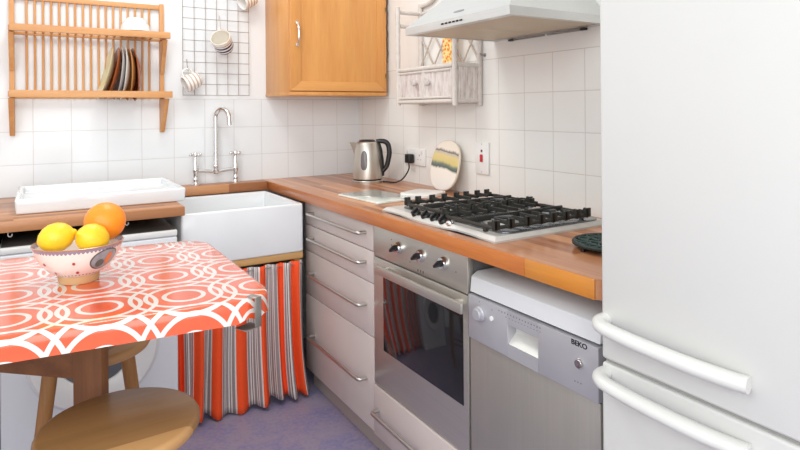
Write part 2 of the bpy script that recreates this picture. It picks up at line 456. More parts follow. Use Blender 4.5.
ov = thing('built_in_oven', 'stainless steel built-in oven with dark glass door under the worktop', 'oven', (-.3, (yM+yO)/2, .272))
obj('body', B().box(-.55, -.03, yM-.003, yO+.004, .273, .860), plain('oven_body_metal', (.3, .3, .3), .5, .8), ov)
cp = obj('control_panel', B().box(DX, -.5505, yM-.003, yO+.004, .747, .8615, .002), STEEL, ov)
for u, v in ((396.5, 248), (418.5, 256), (441.5, 263.5)):
    p = onx(u, v, DX-.012)
    k = obj('knob', B().lathe([(.001, 0), (.0215, 0), (.0215, .004), (.019, .012), (.0175, .016), (.0, .0165)], 24, place((-1, 0, 0), (0, 0, 1), (DX, p.y, p.z))), CHROME, cp)
    obj('grip', B().box(DX-.036, DX-.0155, p.y-.005, p.y+.005, p.z-.0165, p.z+.0165, .003, rot=Matrix.Translation((0, p.y, p.z)) @ Matrix.Rotation(math.radians(50), 4, 'X') @ Matrix.Translation((0, -p.y, -p.z))), BLACK, cp, label='black grip of a chrome oven knob')
INK = plain('marking_ink', (.12, .09, .08), .6)
for i in range(3):
    p = onx(418+i*2.6, 270.5+i*.9, DX); obj('oven_symbol', B().box(DX-.0004, DX+.0004, p.y-.0025, p.y+.0025, p.z-.004, p.z+.004), INK, cp)
for (u, v) in ((391.5, 239.5), (391.5, 245), (410, 262), (456, 272), (453, 252)):
    p = onx(u, v, DX); obj('dial_mark', B().box(DX-.0004, DX+.0004, p.y-.002, p.y+.002, p.z-.002, p.z+.002), INK, cp)
odo = obj('oven_door', B().box(DX, -.5505, yM-.003, yO+.004, .276, .7425, .0025), STEEL, ov)
g0, g1 = Yx(383.5, DX, 300), Yx(463.5, DX, 350)
GLASS = NT('black_oven_glass').set(.06, 0, .2); GLASS.base((.012, .011, .012)); GLASS = GLASS.m
obj('door_glass', B().box(DX-.0015, DX+.003, g0, g1, .417, .692, .001), GLASS, odo)
h = B().box(DX-.047, DX-.037, Yx(375.5, DX-.042, 265), Yx(462, DX-.042, 305), .706, .736, .002)
for u in (384, 456): 
    y = Yx(u, DX-.02, 285); h.box(DX-.040, DX, y-.008, y+.008, .714, .728, .002)
obj('door_handle', h, STEEL, odo)

dw = thing('dishwasher', 'slimline silver dishwasher with a round dial, between the oven and the fridge', 'dishwasher', (-.3, (yO+yD)/2, 0))
d0, d1 = yO-.006, yD
obj('body', B().box(-.545, -.03, d0-.002, d1+.002, .02, .760), plain('dishwasher_side', (.45, .45, .46), .45, .3), dw)
obj('top_lid', B().prism([(-.03, .7605), (-.03, .815), (-.545, .815), (-.566, .803), (-.571, .7605)], d1, d0, .002, Matrix(((1, 0, 0, 0), (0, 0, 1, 0), (0, 1, 0, 0), (0, 0, 0, 1)))), plain('lid_silver_white', (.66, .67, .68), .35, vary=.02), dw, label='silver white lid')
PX_ = DX-.006
rY0, rY1 = Yx(507.5, PX_, 340), Yx(538, PX_, 350); rz0, rz1 = .664, .716
b = B()   # control fascia around the finger recess
b.box(PX_, -.546, d0, rY0, .631, .7535, .0015).box(PX_, -.546, rY1, d1, .631, .7535, .0015)
b.box(PX_, -.546, rY0, rY1, rz1, .7535, .0).box(PX_, -.546, rY0, rY1, .631, rz0, .0)
fa = obj('control_panel', b, SILVER, dw)
obj('finger_recess', B().box(-.5475, -.546, rY0, rY1, rz0, rz1).prism([(-.547, rz0), (-.575, rz0+.0005), (-.547, rz0+.026)], rY1, rY0, 0, Matrix(((1, 0, 0, 0), (0, 0, 1, 0), (0, 1, 0, 0), (0, 0, 0, 1)))), plain('recess_silver', (.72, .71, .66), .35, .2), fa)
p = onx(479, 314, PX_-.006)
obj('dial', B().lathe([(.0, 0), (.021, 0), (.021, .006), (.0175, .009), (.0165, .016), (.014, .018), (0, .0182)], 28, place((-1, 0, 0), (0, 0, 1), (PX_, p.y, p.z))), SILVER, fa)
p = onx(491.8, 318.5, PX_)
obj('button', B().lathe([(0, 0), (.0065, 0), (.0065, .003), (0, .0035)], 16, place((-1, 0, 0), (0, 0, 1), (PX_, p.y, p.z))), PLASTIC, fa)
p = onx(578.5, 364, PX_-.005)
obj('button', B().lathe([(0, 0), (.0125, 0), (.0125, .004), (.0095, .008), (0, .009)], 20, place((-1, 0, 0), (0, 0, 1), (PX_, p.y, p.z))), CHROME, fa)
PINK_ = plain('panel_ink', (.16, .16, .18), .6)
def mark(p, dy0, dy1, dz0, dz1): obj('panel_mark', B().box(PX_-.0004, PX_+.0004, p.y-dy0, p.y+dy1, p.z-dz0, p.z+dz1), PINK_, fa)
for i in range(15):
    t = i/14; mark(onx(499+t*41, 310.5+t*17.5, PX_), .0016, .0016, .0014+(i % 2)*.001, .0014)
    if i > 3: mark(onx(497+t*43, 313.5+t*18.5, PX_), .0022, .0018, .0007, .0007)
for (u, v) in ((479.5, 301.5), (492, 310), (506, 317), (505, 313), (575, 381), (578, 382.3), (581, 383.6)):
    mark(onx(u, v, PX_), .0012, .0012, .0018, .0018)
def text_mesh(s, size, M, name, mat, parent, extr=.0003):
    cu = bpy.data.curves.new('lettering', 'FONT'); cu.body = s; cu.size = size; cu.extrude = extr; cu.align_x = 'CENTER'; cu.align_y = 'CENTER'; cu.offset = .0004
    o = bpy.data.objects.new('lettering', cu); COL.objects.link(o); bpy.context.view_layer.update()
    me = bpy.data.meshes.new_from_object(o.evaluated_get(bpy.context.evaluated_depsgraph_get())); bpy.data.objects.remove(o); bpy.data.curves.remove(cu)
    t = bmesh.new(); t.from_mesh(me); bpy.data.meshes.remove(me); bmesh.ops.transform(t, matrix=M, verts=t.verts)
    return obj(name, t, mat, parent, smooth=False, recalc=False)
p0, p1 = onx(572, 341.5, PX_), onx(586.5, 347.5, PX_)
M = place((-1, 0, 0), (0, -1, 0), (PX_-.0004, (p0.y+p1.y)/2, (p0.z+p1.z)/2)) @ Matrix.Diagonal((1.12, 1., 1., 1.))
text_mesh('BEKO', .0165, M, 'brand_lettering', BLACK, fa)
obj('door_panel', B().box(DX, -.546, d0, d1, .10, .6295, .003), STEELZ, dw)
obj('plinth', B().box(-.53, -.51, d0-.002, d1+.002, 0, .098), CARC, dw)

# ------------------------------------------------------------------ fridge
FX = -.632; fl = Yx(601.3, FX, 330); fr_ = fl-.60
fr = thing('fridge_freezer', 'tall white fridge freezer with two curved bar handles', 'fridge', (-.33, fl-.3, 0))
obj('cabinet', B().box(FX+.047, -.035, fl-.002, fr_+.002, .03, 1.80, .004), FRIDGEW, fr)
def fdoor(z0, z1): return obj('door', B().box(FX, FX+.045, fl, fr_, z0, z1, .006, 3), FRIDGEW, fr)
FS = .762
upper = fdoor(FS+.004, 1.80); lower = fdoor(.06, FS-.0035)
obj('door_seal', B().box(FX+.010, FX+.044, fl-.004, fr_+.004, FS-.0031, FS+.0036), plain('grey_gasket', (.32, .32, .30), .6), fr)
obj('foot_grille', B().box(FX+.03, FX+.06, fl-.01, fr_+.01, 0, .055), BLACK, fr)
def fhandle(z, parent, drop):
    b = B(); y0 = fl-.014; y1 = Yx(749, FX-.012, 385)
    P = [(FX+.002, y0+.004, z+.006), (FX-.018, y0+.002, z+.005), (FX-.031, y0-.012, z+.002), (FX-.036, y0-.04, z), (FX-.036, y0-.10, z-drop*.3), (FX-.030, y0-.19, z-drop*.7), (FX-.018, y1+.03, z-drop), (FX-.012, y1, z-drop)]
    pts = spline(P, 6); n = len(pts)
    b.tube(pts, [.0155+.0015*(i/n) for i in range(n)], 14, flat=.8)
    return obj('handle', b, plain('handle_white', (.64, .64, .61), .28, vary=.015), parent)
fhandle(.843, upper, .012); fhandle(.733, lower, .012)

# ------------------------------------------------------------------ hob
HY0, HY1, HX0, HX1 = -1.235, -1.862, -.552, -.075
hb = thing('gas_hob', 'stainless steel gas hob with black cast iron grates set in the worktop', 'hob', (-.31, -1.55, TZ))
def hob_outline(ins):
    pts = []
    x0 = HX0+ins
    front = [(HY1+ins, x0-.002), (-1.80, x0+.001), (-1.73, x0+.010), (-1.67, x0+.012), (-1.62, x0-.001), (-1.56, x0-.007), (-1.48, x0-.007), (-1.40, x0-.001), (-1.34, x0+.008), (-1.28, x0+.006), (HY0-ins, x0)]
    for y, x in front: pts.append((x, y))
    pts += [(HX1-ins-.02, HY0-ins), (HX1-ins, HY0-ins-.02), (HX1-ins, HY1+ins+.02), (HX1-ins-.02, HY1+ins)]
    return pts
t = bmesh.new(); o0 = hob_outline(0); o1 = hob_outline(.012); o2 = hob_outline(.03)
loops = [[t.verts.new((x, y, z)) for x, y in oo] for oo, z in ((o0, TZ+.0002), (o0, TZ+.006), (o1, TZ+.0165), (o2, TZ+.017))]
for A, Q in zip(loops, loops[1:]):
    for i in range(len(A)): t.faces.new((A[i], A[(i+1) % len(A)], Q[(i+1) % len(A)], Q[i]))
bmesh.ops.triangulate(t, faces=[t.faces.new(loops[-1]), t.faces.new(loops[0][::-1])], ngon_method='EAR_CLIP')
bb = B(); bb.merge(t)
obj('hob_plate', bb, plain('hob_steel', (.64, .62, .58), .4, .3, vary=.03), hb)
b = B()
for (y0, y1) in ((-1.848, -1.578), (-1.566, -1.285)):
    b.prism(rrect(HX0+.045, HX1-.022, y0, y1, .04), TZ+.0172, TZ+.021, .0012)
obj('spill_tray', b, plain('dark_steel_tray', (.20, .22, .24), .22, .8), hb)
centers = [(-.395, -1.438, .030), (-.19, -1.438, .036), (-.40, -1.712, .044), (-.20, -1.712, .030)]
for cx, cy, r in centers:
    bu = obj('burner', B().lathe([(0, TZ+.021), (r*1.25, TZ+.021), (r*1.2, TZ+.026), (r, TZ+.028), (r, TZ+.036), (0, TZ+.036)], 24, Matrix.Translation((cx, cy, 0))), plain('burner_alloy', (.6, .6, .58), .4, .8), hb)
    obj('burner_cap', B().lathe([(0, TZ+.0362), (r*.9, TZ+.0362), (r*.92, TZ+.040), (r*.8, TZ+.043), (0, TZ+.0435)], 24, Matrix.Translation((cx, cy, 0))), ENAMEL, bu)
for (y0, y1, xs_f) in ((-1.838, -1.585, (-.522, -.466, -.398, -.344, -.294, -.240, -.190, -.146)), (-1.560, -1.316, (-.492, -.446, -.384, -.329, -.272, -.226, -.172, -.124))):
    b = B(); zb = TZ+.036
    loop = [Vector((x, y, zb)) for x, y in rrect(xs_f[0]-.014, xs_f[-1]+.014, y0+.006, y1-.006, .035, 4)]
    b.tube(loop, .0058, 8, closed=True)
    ym = (y0+y1)/2
    b.box(xs_f[0]-.014, xs_f[-1]+.014, ym-.004, ym+.004, zb-.005, zb+.012, .002)
    for (fx, fy) in ((xs_f[0]-.012, y0+.04), (xs_f[0]-.012, y1-.04), (xs_f[-1]+.012, y0+.04), (xs_f[-1]+.012, y1-.04)):
        b.box(fx-.006, fx+.006, fy-.006, fy+.006, TZ+.0212, zb, .001)
    gr = obj('grate', b, IRON, hb)
    for i, x in enumerate(xs_f):
        for sgn, ye in ((1, y0), (-1, y1)):
            L = .034 if i in (0, 7) else (.094 if i in (3, 4) else .070)
            b = B()
            # finger: upright blade with a raised squared end at the rim
            prof = [(0, -.008), (0, .021), (.014, .022), (.018, .014), (L, .014), (L, .004), (.02, .002), (.012, -.008)]
            pts = [(ye+sgn*q[0], zb+q[1]) for q in prof]
            M = Matrix(((0, 0, 1, 0), (1, 0, 0, 0), (0, 1, 0, 0), (0, 0, 0, 1)))
            b.prism(pts, x-.0105, x-.0045, 0, M)
            b.box(x-.016, x+.008, ye, ye+sgn*.006, zb-.006, zb+.0215, .001)
            obj('grate_finger', b, IRON, hb)
ks = [onx(u, v, HX0+.002).y for u, v in ((413, 213), (422.5, 215), (431.5, 218), (440, 220.5))]
for y in ks:
    z0 = TZ+.0145; M = place((-.55, 0, .84), (0, 1, 0), (HX0+.018, y, z0))
    kn = obj('knob', B().lathe([(0, 0), (.016, 0), (.0155, .012), (.013, .015), (0, .0155)], 20, M), BLACK, hb)
    obj('knob_grip', B().box(-.0035, .0035, -.0145, .0145, .014, .024, .0015, rot=M), BLACK, kn)
M = place((-.55, 0, .84), (0, 1, 0), (HX0+.018, ks[-1]-.033, TZ+.0145))
obj('ignition_button', B().lathe([(0, 0), (.0125, 0), (.0125, .008), (.009, .013), (0, .0145)], 20, M), CHROME, hb, label='round silver ignition button')

# ------------------------------------------------------------------ iron trivet
c = (-.335, -2.075); R = .103
tv = thing('trivet', 'round dark green openwork iron trivet on the worktop beside the fridge', 'trivet', (c[0], c[1], TZ))
VERD = plain('verdigris_iron', srgb(58, 82, 76), .5, .3, vary=.35, scale=90, bump=.3)
b = B(); zt = TZ+.018
b.lathe([(R-.010, zt-.004), (R-.001, zt-.005), (R, zt), (R-.004, zt+.004), (R-.011, zt+.002), (R-.010, zt-.004)], 40, Matrix.Translation((c[0], c[1], 0)))
b.lathe([(0, zt-.003), (R-.008, zt-.003), (R-.008, zt-.0005), (0, zt-.0005)], 40, Matrix.Translation((c[0], c[1], 0)))
obj('rim_plate', b, plain('dark_verdigris', srgb(36, 52, 50), .55, .2, vary=.3, scale=80), tv)
b = B()
for rr, n, r2 in ((.078, 14, .013), (.050, 10, .013), (.022, 6, .010)):
    for k in range(n):
        a = 2*PI*k/n+rr*30
        b.tube(arc((c[0]+rr*math.cos(a), c[1]+rr*math.sin(a), zt+.0008), r2, 0, 2*PI, 10, (1, 0, 0), (0, 1, 0))[:-1], .0021, 6, closed=True)
for rr in (.064, .036):
    b.tube(arc((c[0], c[1], zt+.0008), rr, 0, 2*PI, 36, (1, 0, 0), (0, 1, 0))[:-1], .0018, 6, closed=True)
obj('scrollwork', b, VERD, tv)
for k in range(4):
    a = PI/4+k*PI/2+.55; q = (c[0]+(R-.012)*math.cos(a), c[1]+(R-.012)*math.sin(a), 0)
    obj('foot', B().lathe([(0, TZ), (.006, TZ), (.008, zt-.004), (0, zt-.004)], 12, Matrix.Translation(q)), BLACK, tv)

# ------------------------------------------------------------------ things on the worktop corner
def quad_board(name, c, sx, sy, ang, th, mat, r):
    b = B(); M = Matrix.Translation((c[0], c[1], TZ+.0005)) @ Matrix.Rotation(math.radians(ang), 4, 'Z')
    b.prism(rrect(-sx/2, sx/2, -sy/2, sy/2, r), 0, th, min(.002, th*.3), M)
    return obj(name, b, mat, at=(c[0], c[1], TZ))
m = NT('frosted_glass_board'); n = m.noise(m.coords(), 14., 4, .6)
m.base(m.ramp(n, [(.35, srgb(208, 220, 212)), (.5, srgb(232, 238, 230)), (.65, srgb(242, 242, 236))])); m.set(.1, 0, .6)
gb = quad_board('glass_chopping_board', (-.402, -.928), .205, .315, 5, .008, m.m, .012)
tag(gb, 'pale greenish glass chopping board lying on the worktop in front of the kettle', 'chopping board')
wb = quad_board('white_chopping_board', (-.205, -.985), .165, .155, 25, .014, plain('white_melamine', (.86, .84, .80), .3, vary=.02), .03)
tag(wb, 'small thick white board lying flat between the hob and the painted oval board', 'chopping board')

# leaning oval painted board
ob_t = thing('painted_board', 'rounded cream board with a painted landscape, leaning on the tiles', 'board', (-.055, -.935, TZ))
pts = []
for k in range(48):
    a = 2*PI*k/48; ca, sa = math.cos(a), math.sin(a); e = .82
    pts.append((.107*math.copysign(abs(ca)**e, ca), .115+.115*math.copysign(abs(sa)**e, sa)))
tilt = math.radians(12.5)
M = Matrix.Translation((-.067, -.932, TZ+.003)) @ Matrix.Rotation(tilt, 4, 'Y') @ Matrix(((0, 0, -1, 0), (-1, 0, 0, 0), (0, 1, 0, 0), (0, 0, 0, 1)))
obj('board_body', B().prism(pts, -.0, .010, .003, M), plain('cream_board_edge', srgb(226, 214, 196), .35, vary=.03), ob_t)
ins = [(x*.955, .115+(y-.115)*.955) for x, y in pts]
obj('painted_face', B().prism(ins, .0101, .0106, 0, M), art_mat(), ob_t)

# ------------------------------------------------------------------ kettle
kp = Vector((-.190, -.452, TZ)); KD = Vector((C, -S, 0)).normalized()
kt = thing('kettle', 'brushed steel cordless kettle with black handle on the worktop corner', 'kettle', kp)
KM = Matrix.Translation(kp) @ Matrix.Rotation(math.atan2(KD.y, KD.x), 4, 'Z') @ Matrix.Diagonal((1.07, 1.07, .97, 1))
KS = steel('kettle_steel', (.60, .56, .50), .36, 'Z', .9)
obj('power_base', B().lathe([(0, 0), (.071, 0), (.072, .012), (.069, .016), (0, .016)], 36, KM), KS, kt)
obj('base_band', B().lathe([(0, .0162), (.0685, .0162), (.0685, .0235), (0, .0235)], 36, KM), BLACK, kt)
kb = obj('kettle_body', B().lathe([(0, .0237), (.0705, .0237), (.071, .030), (.068, .09), (.062, .16), (.055, .205), (.050, .214), (.044, .217), (0, .217)], 40, KM), KS, kt)
# spout
b = B()
t = bmesh.new(); rows_ = []
for z, r0, ext, hw in ((.150, .0628, .000, .004), (.168, .0602, .008, .012), (.186, .0576, .017, .017), (.204, .0550, .026, .020), (.213, .0512, .034, .021)):
    rows_.append([t.verts.new(KM @ Vector(v)) for v in ((-math.sqrt(r0*r0-hw*hw)+.001, -hw, z), (-r0-ext*.62, -hw*.55, z), (-r0-ext, 0, z), (-r0-ext*.62, hw*.55, z), (-math.sqrt(r0*r0-hw*hw)+.001, hw, z))])
for A_, Q_ in zip(rows_, rows_[1:]):
    for k in range(4): t.faces.new((A_[k], A_[k+1], Q_[k+1], Q_[k]))
t.faces.new(rows_[-1]); b.merge(t)
obj('spout', b, KS, kt)
obj('lid', B().lathe([(0, .2172), (.040, .2172), (.039, .222), (.030, .2265), (0, .228)], 32, KM), BLACK, kt)
# handle
hp = [(.043, 0, .2175), (.066, 0, .219), (.088, 0, .214), (.101, 0, .196), (.106, 0, .160), (.101, 0, .122), (.092, 0, .086), (.0735, 0, .060)]
pts = spline([KM @ Vector(p) for p in hp], 5)
b = B(); b.tube(pts, [.011+.002*math.sin(PI*i/len(pts)) for i in range(len(pts))], 12)
b.tube([KM @ Vector(p) for p in ((.0475, 0, .211), (.059, 0, .17), (.066, 0, .12), (.071, 0, .06), (.0725, 0, .035))], [.015, .015, .014, .012, .009], 12)
obj('handle', b, BLACK, kt)
# water gauge on the face toward the room
b = B(); fwd = -PI/2-.18
for i in range(13):
    pass
def ksurf(a, z, off=.0012):
    prof = [(.071, .030), (.068, .09), (.062, .16), (.055, .205)]
    for (r0, z0), (r1, z1) in zip(prof, prof[1:]):
        if z0 <= z <= z1: r = r0+(r1-r0)*(z-z0)/(z1-z0); break
    return KM @ Vector(((r+off)*math.cos(a), (r+off)*math.sin(a), z))
t = bmesh.new(); outline = []
for k in range(28):
    a = 2*PI*k/28; du_, dz_ = math.cos(a), math.sin(a)
    outline.append((fwd+.24*du_*(1 if abs(dz_) < .95 else 1), .122+.05*math.copysign(abs(dz_)**.55, dz_)))
vc = t.verts.new(ksurf(fwd, .122, .003)); vs = [t.verts.new(ksurf(a, z)) for a, z in outline]; vi = [t.verts.new(ksurf(fwd+(a-fwd)*.6, .122+(z-.122)*.75, .003)) for a, z in outline]
for k in range(28):
    k2 = (k+1) % 28; t.faces.new((vs[k], vs[k2], vi[k2], vi[k])); t.faces.new((vi[k], vi[k2], vc))
bb = B(); bb.merge(t)
obj('water_gauge', bb, plain('smoky_plastic', (.16, .15, .15), .2, vary=.1), kt, label='dark oval water gauge window')

# power cord with plug, double socket, cooker switch
so = thing('double_socket', 'white double wall socket behind the kettle', 'socket', (0, -.64, 1.045))
s0, s1 = onx(405.5, 157, -.006), onx(425.5, 158, -.006); yy = (s0.y+s1.y)/2; W_ = abs(s0.y-s1.y)/2
obj('face_plate', B().box(-.010, -.0005, yy-W_, yy+W_, 1.002, 1.086, .003), PLASTIC, so)
for q in (-.5, .5):
    yq = yy+q*W_*.95
    for e in ((yq-.004, yq+.004, 1.049, 1.057), (yq-.016, yq-.009, 1.030, 1.034), (yq+.009, yq+.016, 1.030, 1.034)):
        obj('pin_slot', B().box(-.0106, -.0098, *e), plain('slot_grey', (.32, .31, .30), .6), so)
for q in (-.72, .72):
    obj('rocker_switch', B().box(-.0135, -.0098, yy+q*W_-.006, yy+q*W_+.006, 1.058, 1.077, .0015), plain('switch_white', (.74, .74, .72), .3), so)
pg = onx(408.5, 158, -.035)
obj('plug', B().box(-.046, -.0145, pg.y-.023, pg.y+.023, 1.012, 1.058, .006, 3), BLACK, kt, label='black mains plug pushed into the wall socket')
e0 = kp+KD*.074
path = spline([(-.034, pg.y, 1.014), (-.034, pg.y-.002, .985), (-.046, pg.y+.012, .950), (-.062, pg.y+.03, .925), (-.085, pg.y+.045, .9145), (-.10, pg.y+.06, .9140), (e0.x+.02, e0.y-.02, .914), (e0.x+.004, e0.y-.002, .914)], 6)
obj('power_cord', B().tube(path, .0036, 8), BLACK, kt)

sw = thing('cooker_switch', 'white vertical cooker switch plate with a red rocker on the tiles', 'switch', (0, -1.145, 1.07))
s0, s1 = onx(476, 158, -.006), onx(489, 159, -.006); ys = (s0.y+s1.y)/2; W_ = abs(s0.y-s1.y)/2
obj('face_plate', B().box(-.010, -.0005, ys-W_, ys+W_, 1.003, 1.140, .003), PLASTIC, sw)
obj('red_rocker', B().box(-.0155, -.0102, ys-.008, ys+.008, 1.056, 1.088, .002), plain('red_plastic', (.55, .02, .03), .3), sw, label='red rocker switch')
obj('neon_indicator', B().box(-.0112, -.0098, ys-.005, ys+.005, 1.098, 1.108), plain('dark_red', (.12, .02, .02), .3), sw)
for zq in (1.132, 1.013): obj('cover_screw', B().lathe([(0, 0), (.003, 0), (.0025, .001), (0, .0012)], 10, place((-1, 0, 0), (0, 0, 1), (-.010, ys, zq))), NICKEL, sw)

# ------------------------------------------------------------------ sink, stand, curtain, tap
SX0, SX1, SY0, SY1, SZ0, SZ1 = -1.134, -.6075, -.11, -.612, .645, .8635
t = bmesh.new(); bmesh.ops.create_cube(t, size=1.)
for v in t.verts: v.co = Vector(((SX0+SX1)/2+v.co.x*(SX1-SX0), (SY0+SY1)/2+v.co.y*(SY0-SY1), (SZ0+SZ1)/2+v.co.z*(SZ1-SZ0)))
top = [f for f in t.faces if f.normal.z > .9][0]
bmesh.ops.inset_region(t, faces=[top], thickness=.026)
ex = bmesh.ops.extrude_face_region(t, geom=[top]); 
vs = [v for v in ex['geom'] if isinstance(v, bmesh.types.BMVert)]
bmesh.ops.translate(t, vec=(0, 0, -.185), verts=vs)
bmesh.ops.delete(t, geom=[top], context='FACES_ONLY') if top.is_valid else None
bmesh.ops.recalc_face_normals(t, faces=t.faces)
bmesh.ops.bevel(t, geom=[e for e in t.edges if len(e.link_faces) == 2 and e.calc_face_angle() > .5], offset=.009, segments=4, profile=.5, affect='EDGES', clamp_overlap=True)
bb = B(); bb.merge(t)
sk = thing('butler_sink', 'deep white ceramic butler sink in front of the chrome tap', 'sink', (-.87, -.36, SZ0))
obj('basin', bb, CERAMIC, sk)
obj('waste_plug', B().lathe([(0, 0), (.035, 0), (.036, .003), (.02, .004), (0, .003)], 24, Matrix.Translation((-.87, -.36, .679))), CHROME, sk)

st = thing('sink_stand', 'pale wooden batten frame below the sink holding the curtain', 'stand', (-.87, -.36, 0))
obj('front_rail', B().box(SX0, SX1+.0, -.575, -.606, .615, .6445, .002), PINE, st)
for x in (SX0, SX1-.03):
    obj('side_panel', B().box(x, x+.03, -.12, -.574, 0, .6445, .001), PINE, st)

cu = thing('curtain', 'orange and grey striped gathered curtain hanging under the sink', 'curtain', (-.86, -.6, 0))
t = bmesh.new(); uvl = t.loops.layers.uv.new('UVMap'); cols = []; NX, NZ = 200, 22
x0c, x1c = -1.158, -.619; 
def fold(s):   # s 0..1
    return math.sin(2*PI*(8*s+.35*math.sin(7*s)))+.35*math.sin(2*PI*(4.2*s+.2))
acc = 0; prev = None; arcs = []
for i in range(NX+1):
    s_ = i/NX; p = Vector((x0c+(x1c-x0c)*s_, .020*fold(s_)))
    if prev is not None: acc += (p-prev).length
    arcs.append(acc); prev = p
for i in range(NX+1):
    s_ = i/NX; cl = []
    hem = .018+.012*math.sin(9*s_+1)+.010*fold(s_)*.5
    for j in range(NZ+1):
        tt = j/NZ; z = .613+(hem-.613)*tt
        amp = .010+.013*min(1, tt*1.3)
        x = x0c+(x1c-x0c)*s_+.010*math.sin(9*s_+2.2*tt)*tt*(1-s_)+.034*tt**4*s_**3
        y = -.633+amp*fold(s_+.008*math.sin(5*s_)*tt)+.012*tt*math.sin(6*s_)
        if j < 3: y += .004*math.sin(60*s_*PI)*(3-j)/3
        cl.append(t.verts.new((x, y, z)))
    cols.append(cl)
for i in range(NX):
    for j in range(NZ):
        f = t.faces.new((cols[i][j], cols[i+1][j], cols[i+1][j+1], cols[i][j+1]))
        for lp, (a, q) in zip(f.loops, ((i, j), (i+1, j), (i+1, j+1), (i, j+1))): lp[uvl].uv = (arcs[a], q/NZ*.6)
o = obj('curtain_cloth', t, curtain_mat(), cu, angle=80)
md = o.modifiers.new('thickness', 'SOLIDIFY'); md.thickness = .0015
b = B().tube([(x0c-.0, -.632, .600), (x1c, -.632, .600)], .0025, 8)
obj('curtain_wire', b, WIRE, cu)

tp = thing('bridge_tap', 'chrome bridge mixer tap with swan neck spout and cross handles', 'tap', (-.85, -.05, TZ))
pa, pb = -.953, -.752; TY = -.047
def pillar(x):
    M = Matrix.Translation((x, TY, TZ))
    b = B().lathe([(0, 0), (.021, 0), (.021, .004), (.013, .012), (.011, .018), (.013, .024), (.013, .030), (.0115, .034), (.0115, .060), (.015, .066), (.016, .080), (.013, .090), (.0135, .098), (.010, .108), (.008, .130), (.007, .140), (0, .142)], 20, M)
    pl = obj('pillar', b, CHROME, tp)
    ang = .35; hb_ = B()
    for k in range(2):
        a = ang+k*PI/2; dx, dy = math.cos(a)*.028, math.sin(a)*.028
        hb_.tube([(x-dx, TY-dy, TZ+.154), (x+dx, TY+dy, TZ+.154)], .0055, 10)
        for sg in (-1, 1): hb_.sphere((x+sg*dx, TY+sg*dy, TZ+.154), .0075, seg=10)
    hb_.lathe([(0, .142), (.009, .142), (.011, .152), (.009, .164), (0, .166)], 16, M)
    obj('cross_handle', hb_, CHROME, pl)
pillar(pa); pillar(pb)
mx = (pa+pb)/2
b = B().tube(spline([(pa, TY, TZ+.072), (pa+.04, TY, TZ+.070), (mx, TY, TZ+.064), (pb-.04, TY, TZ+.070), (pb, TY, TZ+.072)], 6), .0085, 12)
b.lathe([(0, .050), (.012, .052), (.017, .060), (.017, .072), (.012, .078), (.014, .086), (.015, .096), (.011, .104), (0, .104)], 20, Matrix.Translation((mx, TY, TZ)))
obj('bridge', b, CHROME, tp)
dirv = Vector((.60, -.80, 0)).normalized(); r_ = .042; zc = 1.250
pts = [(mx, TY, TZ+.10), (mx, TY, 1.10), (mx, TY, 1.18)]+arc(Vector((mx, TY, zc))+dirv*r_, r_, PI, -.12, 16, dirv, (0, 0, 1))
e = pts[-1]; pts.append(Vector(e)+Vector((0, 0, -.034))+dirv*.003)
obj('spout', B().tube(pts, [.0118]*(len(pts)-1)+[.0125], 14), CHROME, tp)

# drainer tray
TX0, TX1, TY0, TY1 = -1.700, -1.105, -.095, -.568
t = bmesh.new(); bmesh.ops.create_cube(t, size=1.)
for v in t.verts: v.co = Vector(((TX0+TX1)/2+v.co.x*(TX1-TX0)*(1. if v.co.z > 0 else .985), (TY0+TY1)/2+v.co.y*(TY0-TY1)*(1. if v.co.z > 0 else .985), TZ+.0285+v.co.z*.056))
top = [f for f in t.faces if f.normal.z > .9][0]
bmesh.ops.inset_region(t, faces=[top], thickness=.03)
ex = bmesh.ops.extrude_face_region(t, geom=[top]); vs = [v for v in ex['geom'] if isinstance(v, bmesh.types.BMVert)]
bmesh.ops.translate(t, vec=(0, 0, -.03), verts=vs)
if top.is_valid: bmesh.ops.delete(t, geom=[top], context='FACES_ONLY')
bmesh.ops.recalc_face_normals(t, faces=t.faces)
bmesh.ops.bevel(t, geom=[e for e in t.edges if len(e.link_faces) == 2 and e.calc_face_angle() > .4], offset=.008, segments=4, profile=.5, affect='EDGES', clamp_overlap=True)
bb = B(); bb.merge(t)
tag(obj('drainer_tray', bb, CERAMIC, at=((TX0+TX1)/2, (TY0+TY1)/2, TZ)), 'shallow white ceramic drainer tray on the left worktop beside the sink', 'tray')

# ------------------------------------------------------------------ washing machine
wm = thing('washing_machine', 'white front loading washing machine under the left worktop', 'washing machine', (-1.45, -.4, 0))
W0, W1, WF = -1.740, -1.166, -.700
obj('body', B().box(W0, W1, -.14, WF+.02, .015, .795, .004), PLASTIC, wm)
obj('top_lid', B().box(W0-.001, W1+.001, -.13, WF, .797, .822, .006, 3), PLASTIC, wm)
obj('lid_shade_sheet', B().box(W0+.004, W1-.004, -.14, WF+.008, .8222, .8236, .0005), plain('lid_shade_tone', (.085, .075, .065), .5), wm, label='added dark sheet on the lid standing in for the shade under the worktop')  # shade between lid and worktop, put in as a near-black sheet
fp = obj('front_panel', B().box(W0, W1, WF+.0195, WF, .10, .7955, .006, 3), plain('washer_front', (.78, .80, .83), .35, vary=.01), wm)
obj('kick_plate', B().box(W0+.005, W1-.005, WF+.03, WF+.01, 0, .098, .002), PLASTIC, wm)
wc = ((W0+W1)/2, .42); Mw = place((0, -1, 0), (1, 0, 0), (wc[0], WF, wc[1]))
dr = obj('door_ring', B().lathe([(.125, .0), (.215, .0), (.218, .006), (.205, .022), (.145, .028), (.125, .018), (.125, .0)], 48, Mw), PLASTIC, wm)
obj('door_glass', B().lathe([(0, .014), (.08, .013), (.1245, .006), (.1245, .002), (0, .002)], 40, Mw), plain('washer_glass', (.14, .15, .17), .08), dr)
